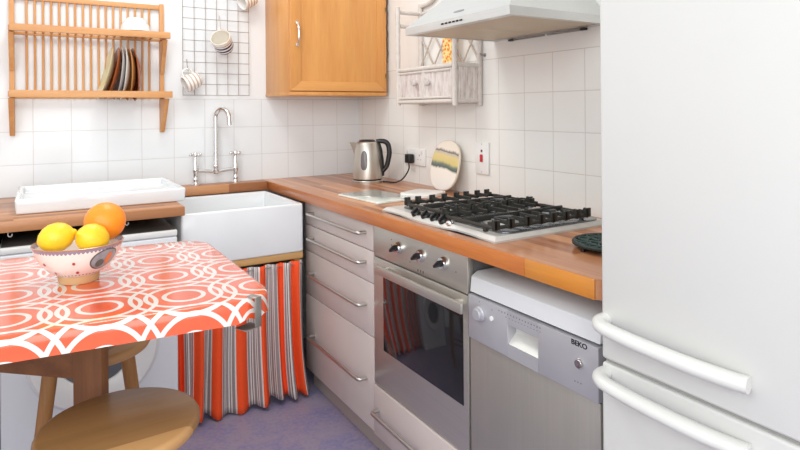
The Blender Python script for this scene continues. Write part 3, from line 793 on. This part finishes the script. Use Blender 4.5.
obj('detergent_drawer', B().box(W0+.03, W0+.2, WF, WF-.004, .70, .78, .003), PLASTIC, fp)
obj('programme_dial', B().lathe([(0, 0), (.026, 0), (.022, .016), (0, .018)], 24, place((0, -1, 0), (1, 0, 0), ((W0+W1)/2+.08, WF, .745))), SILVER, fp)

# ------------------------------------------------------------------ wall cupboard
CX0, CX1, CYF, CZ0, CZ1 = -.570, -.020, -.365, 1.371, 2.05
cb = thing('wall_cupboard', 'oak wall cupboard with a framed door above the worktop corner', 'cupboard', (-.295, -.18, CZ0))
b = B().box(CX0, CX1, -.002, CYF+.021, CZ0, CZ1, .002)
b.box(CX0-.002, CX1, -.001, CYF+.0, CZ0-.014, CZ0+.004, .002)
obj('carcass', b, OAK, cb)
dz0, dz1, dx0, dx1 = CZ0+.009, CZ1-.004, CX0+.003, CX1-.001
DOORY = CYF+.020
M = Matrix(((1, 0, 0, 0), (0, 0, -1, 0), (0, 1, 0, 0), (0, 0, 0, 1)))   # outline (x,z), depth toward -y
def fr_piece(pts, d0, d1): return B().prism(pts, -DOORY+d0, -DOORY+d1, .0015, M)
fw = .056
dpan = obj('door', B().box(dx0+.01, dx1-.01, DOORY-.0005, DOORY-.014, dz0+.01, dz1-.01), OAK, cb)
obj('door_rail', fr_piece([(dx0, dz0), (dx1, dz0), (dx1-fw, dz0+fw*.85), (dx0+fw, dz0+fw*.85)], .0008, .0205), OAKX, dpan)
obj('door_rail', fr_piece([(dx0, dz1), (dx1, dz1), (dx1-fw, dz1-fw), (dx0+fw, dz1-fw)], .0008, .0205), OAKX, dpan)
obj('door_stile', fr_piece([(dx0, dz0+.0005), (dx0+fw-.0005, dz0+fw*.85), (dx0+fw-.0005, dz1-fw), (dx0, dz1)], .0008, .020), OAK, dpan)
obj('door_stile', fr_piece([(dx1, dz0+.0005), (dx1-fw+.0005, dz0+fw*.85), (dx1-fw+.0005, dz1-fw), (dx1, dz1)], .0008, .020), OAK, dpan)
hx = ony(297, 33, CYF-.0).x; h0, h1 = ony(297, 45, CYF).z, ony(297, 22.5, CYF).z
b = B().tube(spline([(hx, CYF-.001, h1), (hx, CYF-.012, h1-.008), (hx, CYF-.024, h1-.03), (hx, CYF-.026, (h0+h1)/2), (hx, CYF-.024, h0+.03), (hx, CYF-.012, h0+.008), (hx, CYF-.001, h0)], 5), .0052, 10)
for z in (h0, h1): b.lathe([(0, 0), (.010, 0), (.008, .006), (0, .007)], 14, place((0, -1, 0), (1, 0, 0), (hx, CYF-.0005, z)))
obj('door_handle', b, CHROME, dpan)
for v in (10, 76):
    p = ony(383, v, CYF); obj('hinge', B().tube([(dx1-.006, CYF-.003, p.z-.012), (dx1-.006, CYF-.003, p.z+.012)], .0028, 8), plain('aged_brass', (.25, .18, .08), .4, .8), dpan)
# dark string beside it
b = B(); zs_ = [2.0-.0125*i for i in range(38)]
b.tube([(CX1+.008+.0045*math.sin(z*90)*math.sin(z*23), CYF+.006, z) for z in zs_], .0021, 6)
b.tube([(CX1+.008, CYF+.006, 2.0), (CX1+.004, CYF+.012, 2.003), (CX1-.001, CYF+.02, 2.003)], .0026, 6)
tag(obj('hanging_cord', b, plain('brown_cord', (.12, .08, .05), .7), at=(CX1+.01, CYF+.005, 1.46)), 'thin dark wavy cord hanging down the right edge of the oak cupboard', 'cord')

# ------------------------------------------------------------------ plate rack
RX0, RX1 = -1.722, -1.104
rk = thing('plate_rack', 'wooden wall plate rack with vertical dowels and two shelves', 'plate rack', ((RX0+RX1)/2, -.1, 1.18))
for x in (RX0, RX1):
    up = obj('upright', B().box(x-.010, x+.010, -.002, -.024, 1.18, 1.83 if x == RX0 else 1.812, .002), BEECHZ, rk)
    for zt_, dep, ln in ((1.628, .148, .16), (1.346, .19, .16)):
        MM = Matrix(((0, 0, 1, 0), (1, 0, 0, 0), (0, 1, 0, 0), (0, 0, 0, 1)))
        obj('shelf_bracket', B().prism([(-.0245, zt_-ln), (-.034, zt_-ln), (-dep*.86, zt_-.002), (-.0245, zt_-.002)], x-.0095, x+.0095, .0012, MM), BEECHZ, rk)
obj('top_rail', B().box(RX0+.0105, RX1-.0105, -.003, -.021, 1.783, 1.806, .002), BEECH, rk)
for z, dep in ((1.643, .165), (1.362, .205)):
    obj('front_rail', B().box(RX0-.004, RX1+.016, -dep+.018, -dep, z-.0155, z+.0145, .002), BEECH, rk)
    obj('back_rail', B().box(RX0+.0105, RX1-.0105, -.0245, -.037, z-.018, z-.004, .0015), BEECH, rk)
    for x in (RX0, RX1): obj('side_rail', B().box(x-.009, x+.009, -.0245, -dep+.018, z-.013, z+.010, .0015), BEECH, rk)
ND = 17
dxs = [-1.667+i*(.507/(ND-1)) for i in range(ND)]
for x in dxs:
    obj('dowel', B().tube([(x, -.013, 1.352), (x, -.013, 1.783)], .0048, 8), BEECHZ, rk)
for z, dep in ((1.643, .165), (1.362, .205)):
    for x in dxs[::1] if z > 1.5 else dxs[::1]:
        obj('shelf_dowel', B().tube([(x, -.037, z-.008), (x, -dep+.018, z-.008)], .0042, 6), BEECHZ, rk)

# plates standing in the rack
PR = .124
def plate_b(): return B().lathe([(0, .002), (.060, .002), (.068, .004), (PR-.002, .025), (PR, .027), (PR-.003, .0285), (.070, .0095), (.060, .006), (0, .006)], 40)
CREAM = plain('cream_glaze', srgb(226, 218, 176), .22, vary=.03, coat=.3); WGLZ = plain('white_glaze', srgb(232, 230, 226), .18, vary=.02, coat=.3)
BROWN = plain('brown_glaze', srgb(176, 92, 38), .25, vary=.12, coat=.3); TAN = plain('tan_glaze', srgb(216, 152, 88), .25, vary=.1, coat=.3); DBRN = plain('dark_brown_glaze', srgb(156, 78, 36), .22, vary=.15, coat=.3)
pl = [(101, 114.5, CREAM, 'cream plate at the left of the row standing in the rack'), (108.5, 121, BROWN, 'brown plate between the cream and the grey white plates in the rack'),
      (118, 124, plain('grey_white_glaze', srgb(200, 194, 190), .2, vary=.03, coat=.3), 'greyish white plate leaning beside the brown plate in the rack'), (123, 127.5, WGLZ, 'clean white plate left of the tan plate in the rack'),
      (131, 131.5, TAN, 'tan edged plate standing upright in the rack'), (138.5, 135.5, DBRN, 'dark brown plate at the right end of the row in the rack')]
for ub, ut, mat_, lab in pl:
    pb_, pt_ = ony(ub, 99, -.105), ony(ut, 49, -.10)
    o = obj('plate', plate_b(), mat_); tag(o, lab, 'plate', 'plates standing in the rack')
    axis_up = Vector((pt_.x-pb_.x, 0, pt_.z-pb_.z)).normalized(); nrm = Vector((-axis_up.z, 0, axis_up.x))
    nrm = nrm if nrm.x > 0 else -nrm
    nrm = (-nrm+Vector((0, -.03, 0))).normalized()
    base_z = 1.333
    cpt = Vector((pb_.x+.012, -.108, base_z))+axis_up*PR
    o.matrix_world = place(nrm, (0, 1, 0), cpt)
bw = onz(135, 31, 1.661)
o = obj('upturned_bowl', B().lathe([(.068, 0), (.066, .003), (.060, .030), (.042, .054), (.036, .062), (.030, .062), (.028, .058), (0, .058)], 36, Matrix.Translation((-1.232, -.092, 1.6605))), WGLZ, at=(-1.232, -.092, 1.6605))
tag(o, 'white bowl upside down on the top shelf of the plate rack', 'bowl')

# ------------------------------------------------------------------ wire grid with mugs
wg = thing('wire_grid', 'metal wire grid on the wall holding hooks and mugs', 'wire grid', (-.84, -.02, 1.364))
gx0, gx1, gz0 = -1.005, -.669, 1.364; cs = .056; rows = 13
for i in range(7):
    x = gx0+i*cs; obj('upright_wire', B().tube([(x, -.022, gz0-.002), (x, -.022, gz0+rows*cs*.993)], .0016, 6), WIRE, wg)
for j in range(rows+1):
    z = gz0+j*cs*.993; obj('cross_wire', B().tube([(gx0-.002, -.0248, z), (gx1+.002, -.0248, z)], .0016, 6), WIRE, wg)
obj('wall_fixing', B().tube([(gx0+.5*cs, 0, gz0+9.99*cs*.993), (gx0+.5*cs, -.024, gz0+9.99*cs*.993)], .004, 8).tube([(gx1-.5*cs, 0, gz0+9.99*cs*.993), (gx1-.5*cs, -.024, gz0+9.99*cs*.993)], .004, 8), WIRE, wg)
def make_mug(mat_):
    root = thing('mug', 'mug', 'mug', (0, 0, 0), 'striped mugs hanging on the wire grid')
    obj('mug_body', B().lathe([(0, 0), (.030, 0), (.038, .005), (.043, .02), (.0445, .06), (.0445, .086), (.0425, .088), (.040, .085), (.040, .02), (.034, .006), (0, .005)], 36), mat_, root)
    hnd = spline([(.042, 0, .022), (.062, 0, .022), (.074, 0, .046), (.064, 0, .070), (.042, 0, .072)], 6)
    obj('handle', B().tube(hnd, .0055, 10), WGLZ, root)
    return root
BLUE = stripe_mat('blue_banded_mug', srgb(236, 230, 218), srgb(36, 58, 110), .004, .0205, .56, .068)
BEI = stripe_mat('beige_banded_mug', srgb(240, 236, 230), srgb(196, 178, 162), .008, .020, .45, .09)
def hang(root, hook_px, axis, handle_dir, lab, sc=1., dx=0., drop=0.):
    """axis = direction of the opening; handle_dir = from body to handle (upwards)"""
    hp_ = ony(hook_px[0], hook_px[1], -.03)
    z = Vector(axis).normalized(); x = Vector(handle_dir); x = (x-z*x.dot(z)).normalized(); y = z.cross(x)
    R3 = Matrix((x, y, z)).transposed()
    # inside of the handle loop hangs on the hook's lower bend
    hk = Vector((hp_.x, -.060, hp_.z-.047-drop))
    loc = hk-R3 @ Vector((.0655*sc, 0, .046*sc))+Vector((dx, 0, 0)); root.scale = (sc, sc, sc)
    root.location = loc; root.rotation_euler = R3.to_euler(); root['label'] = lab
    b = B(); up = hp_.z
    pts = [Vector((hp_.x, -.0247-.004, up+.003-.012))]+arc((hp_.x, -.0298+.004, up+.003), .0046, PI, 0, 6, (0, 1, 0), (0, 0, 1))
    pts = [Vector((hp_.x, -.0195, up-.009))]+arc((hp_.x, -.0265, up+.004), .007, 0, PI, 6, (0, 1, 0), (0, 0, 1))+[Vector((hp_.x, -.036, up-.02)), Vector((hp_.x, -.048, up-.036-drop*.8))]+arc((hp_.x, -.060, hk.z+.006), .012, 0, -PI, 8, (0, 1, 0), (0, 0, 1))+[Vector((hp_.x, -.0735, hk.z+.014))]
    b.tube(pts, .0016, 6)
    o = obj('hook', b, CHROME, at=(hp_.x, -.03, up))
    return o
mB = make_mug(BLUE)
tag(hang(mB, (219.5, 17.8), (-.44, -.70, .50), (-.10, .35, .88), 'blue and white banded mug hanging in the middle of the wire grid', 1.12, -.003, .030), 'wire hook holding the blue banded mug', 'hook', 'hooks on the wire grid')
mL = make_mug(BEI)
tag(hang(mL, (186.8, 61), (-.90, -.10, -.42), (-.42, .1, .90), 'beige banded mug at the lower left of the wire grid', .92, -.010, .004), 'wire hook at the lower left of the grid', 'hook', 'hooks on the wire grid')
mT = dup(mL, (0, 0, 0))
tag(hang(mT, (240, -18), (-.88, -.22, -.42), (-.3, .2, .92), 'beige banded mug at the top right of the wire grid, only partly in view', .92), 'wire hook at the top right of the grid', 'hook', 'hooks on the wire grid')

# ------------------------------------------------------------------ cane wall shelf
KX = -.145; ky0 = -.688; ky1 = -1.140; kz0, kz1 = 1.318, 1.468
ck = thing('cane_shelf', 'whitewashed cane wall shelf with two small doors beside the hood', 'shelf', (-.07, -.91, 1.30))
def pole(x, y, z0, z1, r=.0115): return obj('post', B().tube([(x, y, z0), (x, y, z1)], r, 12), CANE, ck)
pole(KX, ky0, 1.300, 1.775); pole(KX, ky1, 1.298, 1.80)
pole(-.013, ky0, 1.300, 1.80); pole(-.013, ky1, 1.298, 1.80)
for z in (kz0, kz1, 1.752):
    for xx in (KX, -.013):
        if z > 1.7 and xx == KX: continue
        obj('rail', B().tube([(xx, ky0-.011, z), (xx, ky1+.011, z)], .010, 10), CANE, ck)
    for yy_ in (ky0, ky1):
        obj('rail', B().tube([(KX+.011, yy_, z), (-.023, yy_, z)], .0095, 10), CANE, ck)
for yy_ in (ky0, ky1):
    obj('rail', B().tube([(KX+.011, yy_, 1.685), (-.023, yy_, 1.685)], .0095, 10), CANE, ck)
obj('top_arch', B().tube(spline([(-.013, ky0, 1.79), (-.013, ky0-.09, 1.80), (-.013, (ky0+ky1)/2, 1.86), (-.013, ky1+.09, 1.80), (-.013, ky1, 1.79)], 6), .010, 10), CANE, ck)
obj('shelf_board', B().box(KX+.003, -.006, ky0-.006, ky1+.006, kz1+.002, kz1+.012), CANE_Y, ck)
obj('shelf_board', B().box(KX+.003, -.006, ky0-.006, ky1+.006, kz0-.010, kz0-.002), CANE_Y, ck)
for yy_ in (ky0, ky1):
    obj('side_panel', B().box(KX+.011, -.023, yy_-.004, yy_+.004, kz0+.008, kz1-.008), CANE_X, ck)
ymid = (ky0+ky1)/2
for y0, y1, kn_y in ((ky0-.013, ymid+.002, -.86), (ymid-.002, ky1+.013, -.95)):
    z0, z1 = kz0+.0105, kz1-.0105
    d_ = obj('door', B().box(KX-.002, KX+.003, y0-.004, y1+.004, z0+.004, z1-.004), CANE_Y, ck)
    fb = B()
    for q in (z0+.006, z1-.006): fb.tube([(KX-.004, y0, q), (KX-.004, y1, q)], .0058, 8)
    for q in (y0-.004, y1+.004): fb.tube([(KX-.004, q, z0), (KX-.004, q, z1)], .0058, 8)
    obj('door_frame', fb, CANE, d_)
    ky_ = ymid+.055 if kn_y > ymid+.0 else ymid-.050
    obj('knob', B().lathe([(0, 0), (.006, 0), (.006, .008), (.012, .012), (.0145, .019), (.011, .027), (0, .029)], 16, place((-1, 0, 0), (0, 0, 1), (KX-.002, ky_, (kz0+kz1)/2+.008))), plain('weathered_knob', srgb(206, 198, 194), .5), d_)
b = B(); zA, zB2 = kz1+.014, 1.748; Wd = (ky0-ky1); nL = 4; stp = Wd/nL
for k in range(-3, nL+1):
    for sg in (1, -1):
        pts = []
        for i in range(41):
            z = zA+(zB2-zA)*i/40; y = ky1+k*stp+sg*(z-zA)*.72 + (0 if sg > 0 else 3*stp)
            if ky1+.006 < y < ky0-.006: pts.append((-.014+.003*sg, y, z))
        if len(pts) > 2: b.tube([pts[0], pts[-1]], .0042, 6)
obj('lattice', b, CANEB, ck)
# packet on the shelf
b = B(); p0, p1 = onx(443.5, 50, -.060), onx(452.5, 50, -.060)
m = NT('orange_patterned_card'); v = m.node('ShaderNodeTexVoronoi'); m.link(m.coords(), v.inputs['Vector']); v.inputs['Scale'].default_value = 75
m.base(m.ramp(v.outputs['Distance'], [(.0, srgb(120, 50, 20)), (.22, srgb(226, 120, 40)), (.45, srgb(238, 176, 76)), (.62, srgb(244, 222, 160))])); m.set(.5)
b.box(-.066, -.050, p1.y, p0.y, kz1+.0125, 1.645, .002)
tag(obj('patterned_packet', b, m.m, at=(-.058, (p0.y+p1.y)/2, kz1+.0125)), 'slim orange patterned packet standing on the cane shelf', 'packet')
# wall hook
p = onx(485, 55, 0)
hkp = thing('wall_hook', 'small dark wall hook right of the cane shelf', 'hook', (0, p.y, p.z))
obj('hook_stem', B().tube([(-.0, p.y, p.z), (-.022, p.y, p.z), (-.026, p.y-.0, p.z+.006)], .0035, 8), WIRE, hkp)
obj('hook_rose', B().lathe([(0, 0), (.008, 0), (.007, .004), (0, .005)], 12, place((-1, 0, 0), (0, 0, 1), (-.0002, p.y, p.z))), WIRE, hkp)

# ------------------------------------------------------------------ extractor hood
ZH = 1.562; hy0, hy1, hx0 = -1.222, -1.800, -.438
hd = thing('cooker_hood', 'stainless steel chimney cooker hood on the wall above the hob', 'cooker hood', (-.2, -1.51, ZH))
lip = .027
t = bmesh.new()
def loop(x, ya, yb, z, xb=-.002): return [t.verts.new(v) for v in ((xb, ya, z), (x, ya, z), (x, yb, z), (xb, yb, z))]
L0 = loop(hx0, hy0, hy1, ZH); L1 = loop(hx0, hy0, hy1, ZH+lip); L2 = loop(-.265, -1.36, -1.66, ZH+.185); L3 = loop(-.255, -1.37, -1.65, ZH+.20)
for A, Q in ((L0, L1), (L1, L2), (L2, L3)):
    for i in range(4): t.faces.new((A[i], A[(i+1) % 4], Q[(i+1) % 4], Q[i]))
t.faces.new(L3)
i0 = [t.verts.new(v) for v in ((-.03, hy0-.02, ZH), (hx0+.03, hy0-.02, ZH), (hx0+.03, hy1+.02, ZH), (-.03, hy1+.02, ZH))]
for i in range(4): t.faces.new((L0[(i+1) % 4], L0[i], i0[i], i0[(i+1) % 4]))
i1 = [t.verts.new(v.co+Vector((0, 0, .008))) for v in i0]
for i in range(4): t.faces.new((i0[(i+1) % 4], i0[i], i1[i], i1[(i+1) % 4]))
t.faces.new(i1)
bb = B(); bb.merge(t); can = obj('canopy', bb, HOODM, hd, angle=20)
obj('chimney', B().box(-.252, -.002, -1.375, -1.645, ZH+.202, 2.5, .002), HOODM, hd)
for k in range(2):
    ya = hy0-.024-k*.266; obj('grease_filter', B().box(hx0+.036, -.036, ya, ya-.262, ZH+.0015, ZH+.0075, .001), HOODF, hd)
for i in range(6):
    p = onx(442.5+i*3.7, 24.0-i*.75, hx0); obj('push_button', B().box(hx0-.003, hx0+.001, p.y-.0065, p.y+.0065, ZH+.0105, ZH+.0165, .0015), BLACK, hd)
p = onx(459, 12, -.40); 
qv = (L2 and None)
slope = Vector((-.265-hx0, 0, .158)).normalized(); nr = Vector((-slope.z, 0, slope.x)).normalized()
cc = Vector((hx0, -1.52, ZH+lip))+slope*.036
Mb = place(nr, (0, 1, 0), cc)
obj('badge', B().prism([(.030*math.cos(2*PI*k/24), .0055*math.sin(2*PI*k/24)) for k in range(24)], -.0005, .0015, 0, Mb), plain('badge_grey', (.33, .33, .33), .4, .5), hd)
for u0, u1, v0, v1 in ((512, 545, 39.8, 36.5), (548, 584.5, 34.6, 30)):
    a_, c_ = onx(u0, v0, -.004), onx(u1, v1, -.004)
    obj('fixing_bar', B().tube([(-.008, a_.y, 1.5565), (-.008, c_.y, 1.5565)], .0032, 8), WIRE, hd)
    ye = a_.y if u0 < 530 else c_.y
    obj('bar_end', B().box(-.016, -.002, ye-.012, ye+.012, 1.5525, 1.5605, .002), BLACK, hd)

# ------------------------------------------------------------------ table with cloth
TTZ = .868
tx1 = -1.165; ty0, ty1 = -1.135, -1.838; tx0 = -2.35
tb = thing('table', 'wooden table with square leg and deep apron under the ring patterned cloth', 'table', (-1.7, -1.5, 0))
SK = .085
def skew(o): return [(x, y+SK*(tx1-x)) for x, y in o]
TW = skew(rrect(tx0, tx1-.006, ty1+.006, ty0-.006, .085, 8))
obj('table_top', B().prism(TW, TTZ-.032, TTZ-.004, .003), TABLEWX, tb)
def at_depth(u, v, d):
    r, dn = ray(u, v)[:2], ray(u, v)[2]; return Vector((CX+r[0]*d, CY+r[1]*d, 0))
PA = at_depth(87, 365, 1.485); du_ = Vector((.74, -.67, 0)).normalized(); dn_ = Vector((.67, .74, 0)).normalized()
def slab(w0, w1, t0, t1, z0, z1, bev=.002):
    MM = Matrix(((du_.x, dn_.x, 0, PA.x), (du_.y, dn_.y, 0, PA.y), (0, 0, 1, 0), (0, 0, 0, 1)))
    return B().box(w0, w1, t0, t1, z0, z1, bev, rot=MM)
obj('leg', slab(-.041, .041, 0, .028, 0, TTZ-.033), TABLEW, tb)
obj('apron', slab(-.62, -.0415, .004, .026, .600, TTZ-.033), TABLEWX, tb)
obj('leg', slab(-.72, -.6205, 0, .028, 0, TTZ-.033), TABLEW, tb)
t = bmesh.new(); uvl = t.loops.layers.uv.new('UVMap')
def cl_outline(e): return rrect(tx0-e, tx1+e, ty1-e, ty0+e, .092+e, 10)
o_in = cl_outline(-.012); N = len(o_in)
def mk(x, y, z): return t.verts.new((x, y+SK*(tx1-x), z))
# top: rings from centre line outward so the sheet is dense enough
rings = []
cen = Vector((tx0+.6, (ty0+ty1)/2))
specs = []
for k in (.25, .5, .75): specs.append(('lerp', k, TTZ, 0.))
specs += [('out', -.012, TTZ, 0.), ('out', -.006, TTZ-.0008, .006), ('out', -.002, TTZ-.004, .011), ('out', 0., TTZ-.010, .018), ('out', .0006, TTZ-.022, .030), ('out', .001, TTZ-.036, .044), ('out', .0016, TTZ-.045, .053)]
def axis_pt(p): return Vector((min(max(p[0], tx0+.35), tx1-.35), (ty0+ty1)/2))
for kind, k, z, drop in specs:
    R_ = []
    base_o = cl_outline(k if kind == 'out' else -.012)
    for i, p in enumerate(base_o):
        pi = o_in[i]
        if kind == 'lerp':
            c_ = axis_pt(pi); q = c_+(Vector(pi)-c_)*k; uvq = (q.x, q.y); zz = z
        else:
            q = Vector(p); d = (Vector(cl_outline(.05)[i])-Vector(cl_outline(-.012)[i])).normalized()
            ui = Vector(o_in[i])+d*drop; uvq = (ui.x, ui.y); zz = z
            if drop > .02: zz += .004*math.sin(i*1.3+p[0]*25)*(drop-.02)/.03; 
            if drop > .02: q = q+d*(.0018*math.sin(p[0]*60+p[1]*47)*(drop-.015)/.03)
        R_.append((mk(q.x, q.y, zz), uvq))
    rings.append(R_)
ax = [axis_pt(p) for p in o_in]; cv = [(mk(a.x, a.y, TTZ), (a.x, a.y)) for a in ax]
rings.insert(0, cv)
for A, Q in zip(rings, rings[1:]):
    for i in range(N):
        j = (i+1) % N; quad = [A[i], A[j], Q[j], Q[i]]
        try: f = t.faces.new([v for v, _ in quad])
        except ValueError: continue
        for lp, (_, uvq) in zip(f.loops, quad): lp[uvl].uv = uvq
bmesh.ops.remove_doubles(t, verts=t.verts, dist=1e-5)
o = obj('tablecloth', t, tablecloth_mat(), at=(-1.7, -1.5, TTZ), angle=60)
for f in o.data.polygons:
    pass
tag(o, 'orange and white ring patterned oilcloth covering the table', 'tablecloth')
# steel clip on the cloth corner
cpx = Vector((-1.216, -1.831, 0)); Mc = Matrix.Translation(cpx) @ Matrix.Rotation(math.radians(24), 4, 'Z')
b = B()
def cbox(x0, x1, y0, y1, z0, z1): b.box(x0, x1, y0, y1, z0, z1, .0008, rot=Mc)
cbox(-.009, .009, -.0075, -.0055, TTZ-.060, TTZ+.004); cbox(-.009, .009, -.0075, .022, TTZ+.0025, TTZ+.0045); cbox(-.034, .009, -.0075, .03, TTZ-.062, TTZ-.060)
tag(obj('tablecloth_clip', b, plain('clip_steel', (.42, .40, .37), .35, .9), at=(cpx.x, cpx.y, TTZ-.06)), 'steel tablecloth clip on the near right table corner', 'clip')

# ------------------------------------------------------------------ fruit bowl
bc = Vector((-1.540, -1.455, TTZ+.0006))
fb = thing('fruit_bowl', 'painted pinkish white footed bowl holding lemons and an orange', 'bowl', bc)
BH = 1.16
prof_o = [(.046, .016), (.062, .024), (.081, .042), (.092, .060), (.0985, .076), (.1015, .0815)]
b = B().lathe([(.0, .013), (.040, .013)]+prof_o+[(.0995, .0825), (.095, .076), (.087, .058), (.075, .042), (.057, .028), (.035, .022), (0, .021)], 56, Matrix.Translation(bc))
for v_ in b.bm.verts: v_.co.z = bc.z+(v_.co.z-bc.z)*BH
obj('bowl_body', b, bowl_mat(), fb)
obj('foot_ring', B().lathe([(.037, 0), (.043, 0), (.045, .004), (.046, .0183), (.039, .0183), (.037, .0)], 40, Matrix.Translation(bc)), plain('bare_clay', srgb(206, 168, 120), .7, vary=.08), fb)
def bsurf(a, z, off):
    for (r0, z0), (r1, z1) in zip(prof_o, prof_o[1:]):
        if z0 <= z <= z1: r = r0+(r1-r0)*(z-z0)/(z1-z0); break
    else: r = prof_o[0][0]
    return bc+Vector(((r+off)*math.cos(a), (r+off)*math.sin(a), z*BH))
def patch(name, a0, z0, wa, hz_, mat_, off, sh=0., n=28, label=None):
    t = bmesh.new(); rows_ = []
    for kr in (0, .35, .7, 1.):
        rw = []
        for k in range(n if kr else 1):
            th = 2*PI*k/n; da, dz = wa*kr*math.cos(th), hz_*kr*math.sin(th)
            rw.append(t.verts.new(bsurf(a0+da, z0+dz+sh*da, off)))
        rows_.append(rw)
    for k in range(n):
        k2 = (k+1) % n; t.faces.new((rows_[0][0], rows_[1][k], rows_[1][k2]))
        for A, Q in zip(rows_[1:], rows_[2:]): t.faces.new((A[k], Q[k], Q[k2], A[k2]))
    bb = B(); bb.merge(t); return obj(name, bb, mat_, fb, label=label)
va = math.atan2(CY-bc.y, CX-bc.x)     # angle toward the room's middle
pa_ = va+.66
patch('panel_border', pa_, .053, .40, .0215, plain('border_grey', srgb(96, 92, 84), .4), .0008, .006)
patch('painted_panel', pa_, .053, .365, .0190, plain('panel_paint', srgb(160, 164, 172), .3, vary=.25, scale=60), .0016, .006, label='grey blue painted oval panel')
patch('painted_bird', pa_+.10, .053, .085, .0125, plain('bird_orange', srgb(224, 126, 60), .4), .0024, .02)
patch('painted_tree', pa_-.13, .0455, .12, .0085, plain('tree_dark', srgb(96, 100, 92), .4, vary=.2, scale=80), .0024, .0)
FL = plain('flower_red', srgb(180, 70, 66), .4)
for a_, z_, s_ in ((va-.12, .052, .04), (va-.04, .030, .05), (va-.95, .05, .05), (va-.75, .030, .04)):
    patch('painted_flower', a_, z_, s_, .0032, FL, .0010)
def lemon(px, Y, rot, lab):
    c_ = ony(px[0], px[1], Y); b = B()
    L, r = .041, .0345
    prof = [(0, -L*1.0), (.006, -L*.985), (.010, -L*.93), (.018, -L*.84), (.028, -L*.58), (.0345, -L*.22), (r, 0), (.034, L*.25), (.028, L*.58), (.018, L*.82), (.009, L*.93), (.007, L*1.02), (.004, L*1.08), (0, L*1.09)]
    o = obj('lemon', b.lathe(prof, 28), LEM, at=(0, 0, 0)); o.location = c_; o.rotation_euler = rot
    return tag(o, lab, 'lemon', 'lemons in the bowl')
LEM = fruit_mat('lemon_peel', srgb(244, 186, 16), srgb(252, 212, 52), 260.)
ORA = fruit_mat('orange_peel', srgb(242, 128, 14), srgb(252, 156, 30), 300.)
lemon((56.5, 237.5), -1.478, (math.radians(75), math.radians(15), math.radians(78)), 'lemon at the left side of the painted bowl')
lemon((92.5, 238.5), -1.508, (math.radians(60), math.radians(-10), math.radians(-50)), 'lemon in the middle of the bowl in front of the orange')
oc = ony(105, 221.5, -1.432)
b = B(); R_ = .0492
pr = [(0, -R_*.97)]+[(R_*math.sin(a), -R_*.97*math.cos(a)) for a in [PI*k/18 for k in range(1, 17)]]+[(.008, R_*.945), (.004, R_*.93), (0, R_*.925)]
o = obj('orange', b.lathe(pr, 36), ORA); o.location = oc; o.rotation_euler = (math.radians(25), math.radians(-30), 0)
tag(o, 'large orange sitting at the back right of the bowl', 'orange')

# ------------------------------------------------------------------ stools
def make_stool(lab):
    r = thing('stool', lab, 'stool', (0, 0, 0), 'round wooden stools')
    H_ = .605
    obj('seat', B().lathe([(0, H_-.032), (.148, H_-.032), (.160, H_-.029), (.166, H_-.020), (.166, H_-.010), (.162, H_-.003), (.155, H_), (0, H_)], 64), STOOLW, r)
    for k in range(4):
        a = PI/4+k*PI/2; d = Vector((math.cos(a), math.sin(a), 0))
        obj('leg', B().tube([d*.098+Vector((0, 0, H_-.0325)), d*.125+Vector((0, 0, .35)), d*.166], [.021, .0195, .016], 14), LEGW, r)
    for k in range(4):
        a = PI/4+k*PI/2; d = Vector((math.cos(a), math.sin(a), 0)); d2 = Vector((math.cos(a+PI/2), math.sin(a+PI/2), 0))
        z = .22 if k % 2 else .26; rr = .125+(.35-z)/.35*.041
        obj('stretcher', B().tube([d*rr+Vector((0, 0, z)), d2*rr+Vector((0, 0, z))], .0105, 10), LEGW, r)
    return r
s1 = make_stool('round wooden stool in the foreground with its seat in full view')
s1.location = (-1.474, -1.682, 0); s1.rotation_euler = (0, 0, math.radians(2))
s2 = dup(s1, (-1.497, -1.132, 0), (0, 0, math.radians(50)), 'round wooden stool pushed in under the table behind the square leg')

# ------------------------------------------------------------------ light
def area(name, loc, target, size, energy, color=(1, 1, 1), sy=None):
    l = bpy.data.lights.new(name, 'AREA'); l.energy = energy; l.color = color; l.size = size
    if sy: l.shape = 'RECTANGLE'; l.size_y = sy
    o = bpy.data.objects.new(name, l); COL.objects.link(o); o.location = loc
    o.rotation_euler = (Vector(target)-Vector(loc)).to_track_quat('-Z', 'Y').to_euler(); return o
area('ceiling_lamp_light', (-1.25, -.95, 2.5), (-1.05, -1.0, 0), .5, 9.5, (1, .98, .95))
area('window_light', (-2.8, -2.6, 1.9), (-.6, -1.0, .9), 1.5, 26, (.92, .97, 1.), 1.3)
area('fill_light', (-1.9, -4.4, 1.5), (-1.1, -.8, .6), 2.0, 36, (.99, .99, 1.))  # added fill from behind the camera to lift the shaded lower parts
wd = bpy.data.worlds.new('soft_room_light'); bpy.context.scene.world = wd; wd.use_nodes = True
bg = wd.node_tree.nodes['Background']; bg.inputs[0].default_value = (.96, .985, 1., 1); bg.inputs[1].default_value = .95

# ------------------------------------------------------------------ camera
cam = bpy.data.cameras.new('camera'); co = bpy.data.objects.new('camera', cam); COL.objects.link(co)
right = Vector((C, -S, 0)); upv = Vector((0, 0, 1)); fw_ = Vector((S, C, 0)); c_, s_ = math.cos(RHO), math.sin(RHO)
R = right*c_+upv*s_; U = -right*s_+upv*c_
co.matrix_world = Matrix(((R.x, U.x, -fw_.x, CX), (R.y, U.y, -fw_.y, CY), (R.z, U.z, -fw_.z, EYE), (0, 0, 0, 1)))
cam.sensor_width = 36; cam.lens = FPX/800*36; cam.shift_y = -(225-PV)/800; cam.clip_start = .02
sc = bpy.context.scene; sc.camera = co
sc.view_settings.view_transform = 'Standard'; sc.view_settings.look = 'None'; sc.view_settings.exposure = .17
try: sc.cycles.use_denoising = True
except Exception: pass
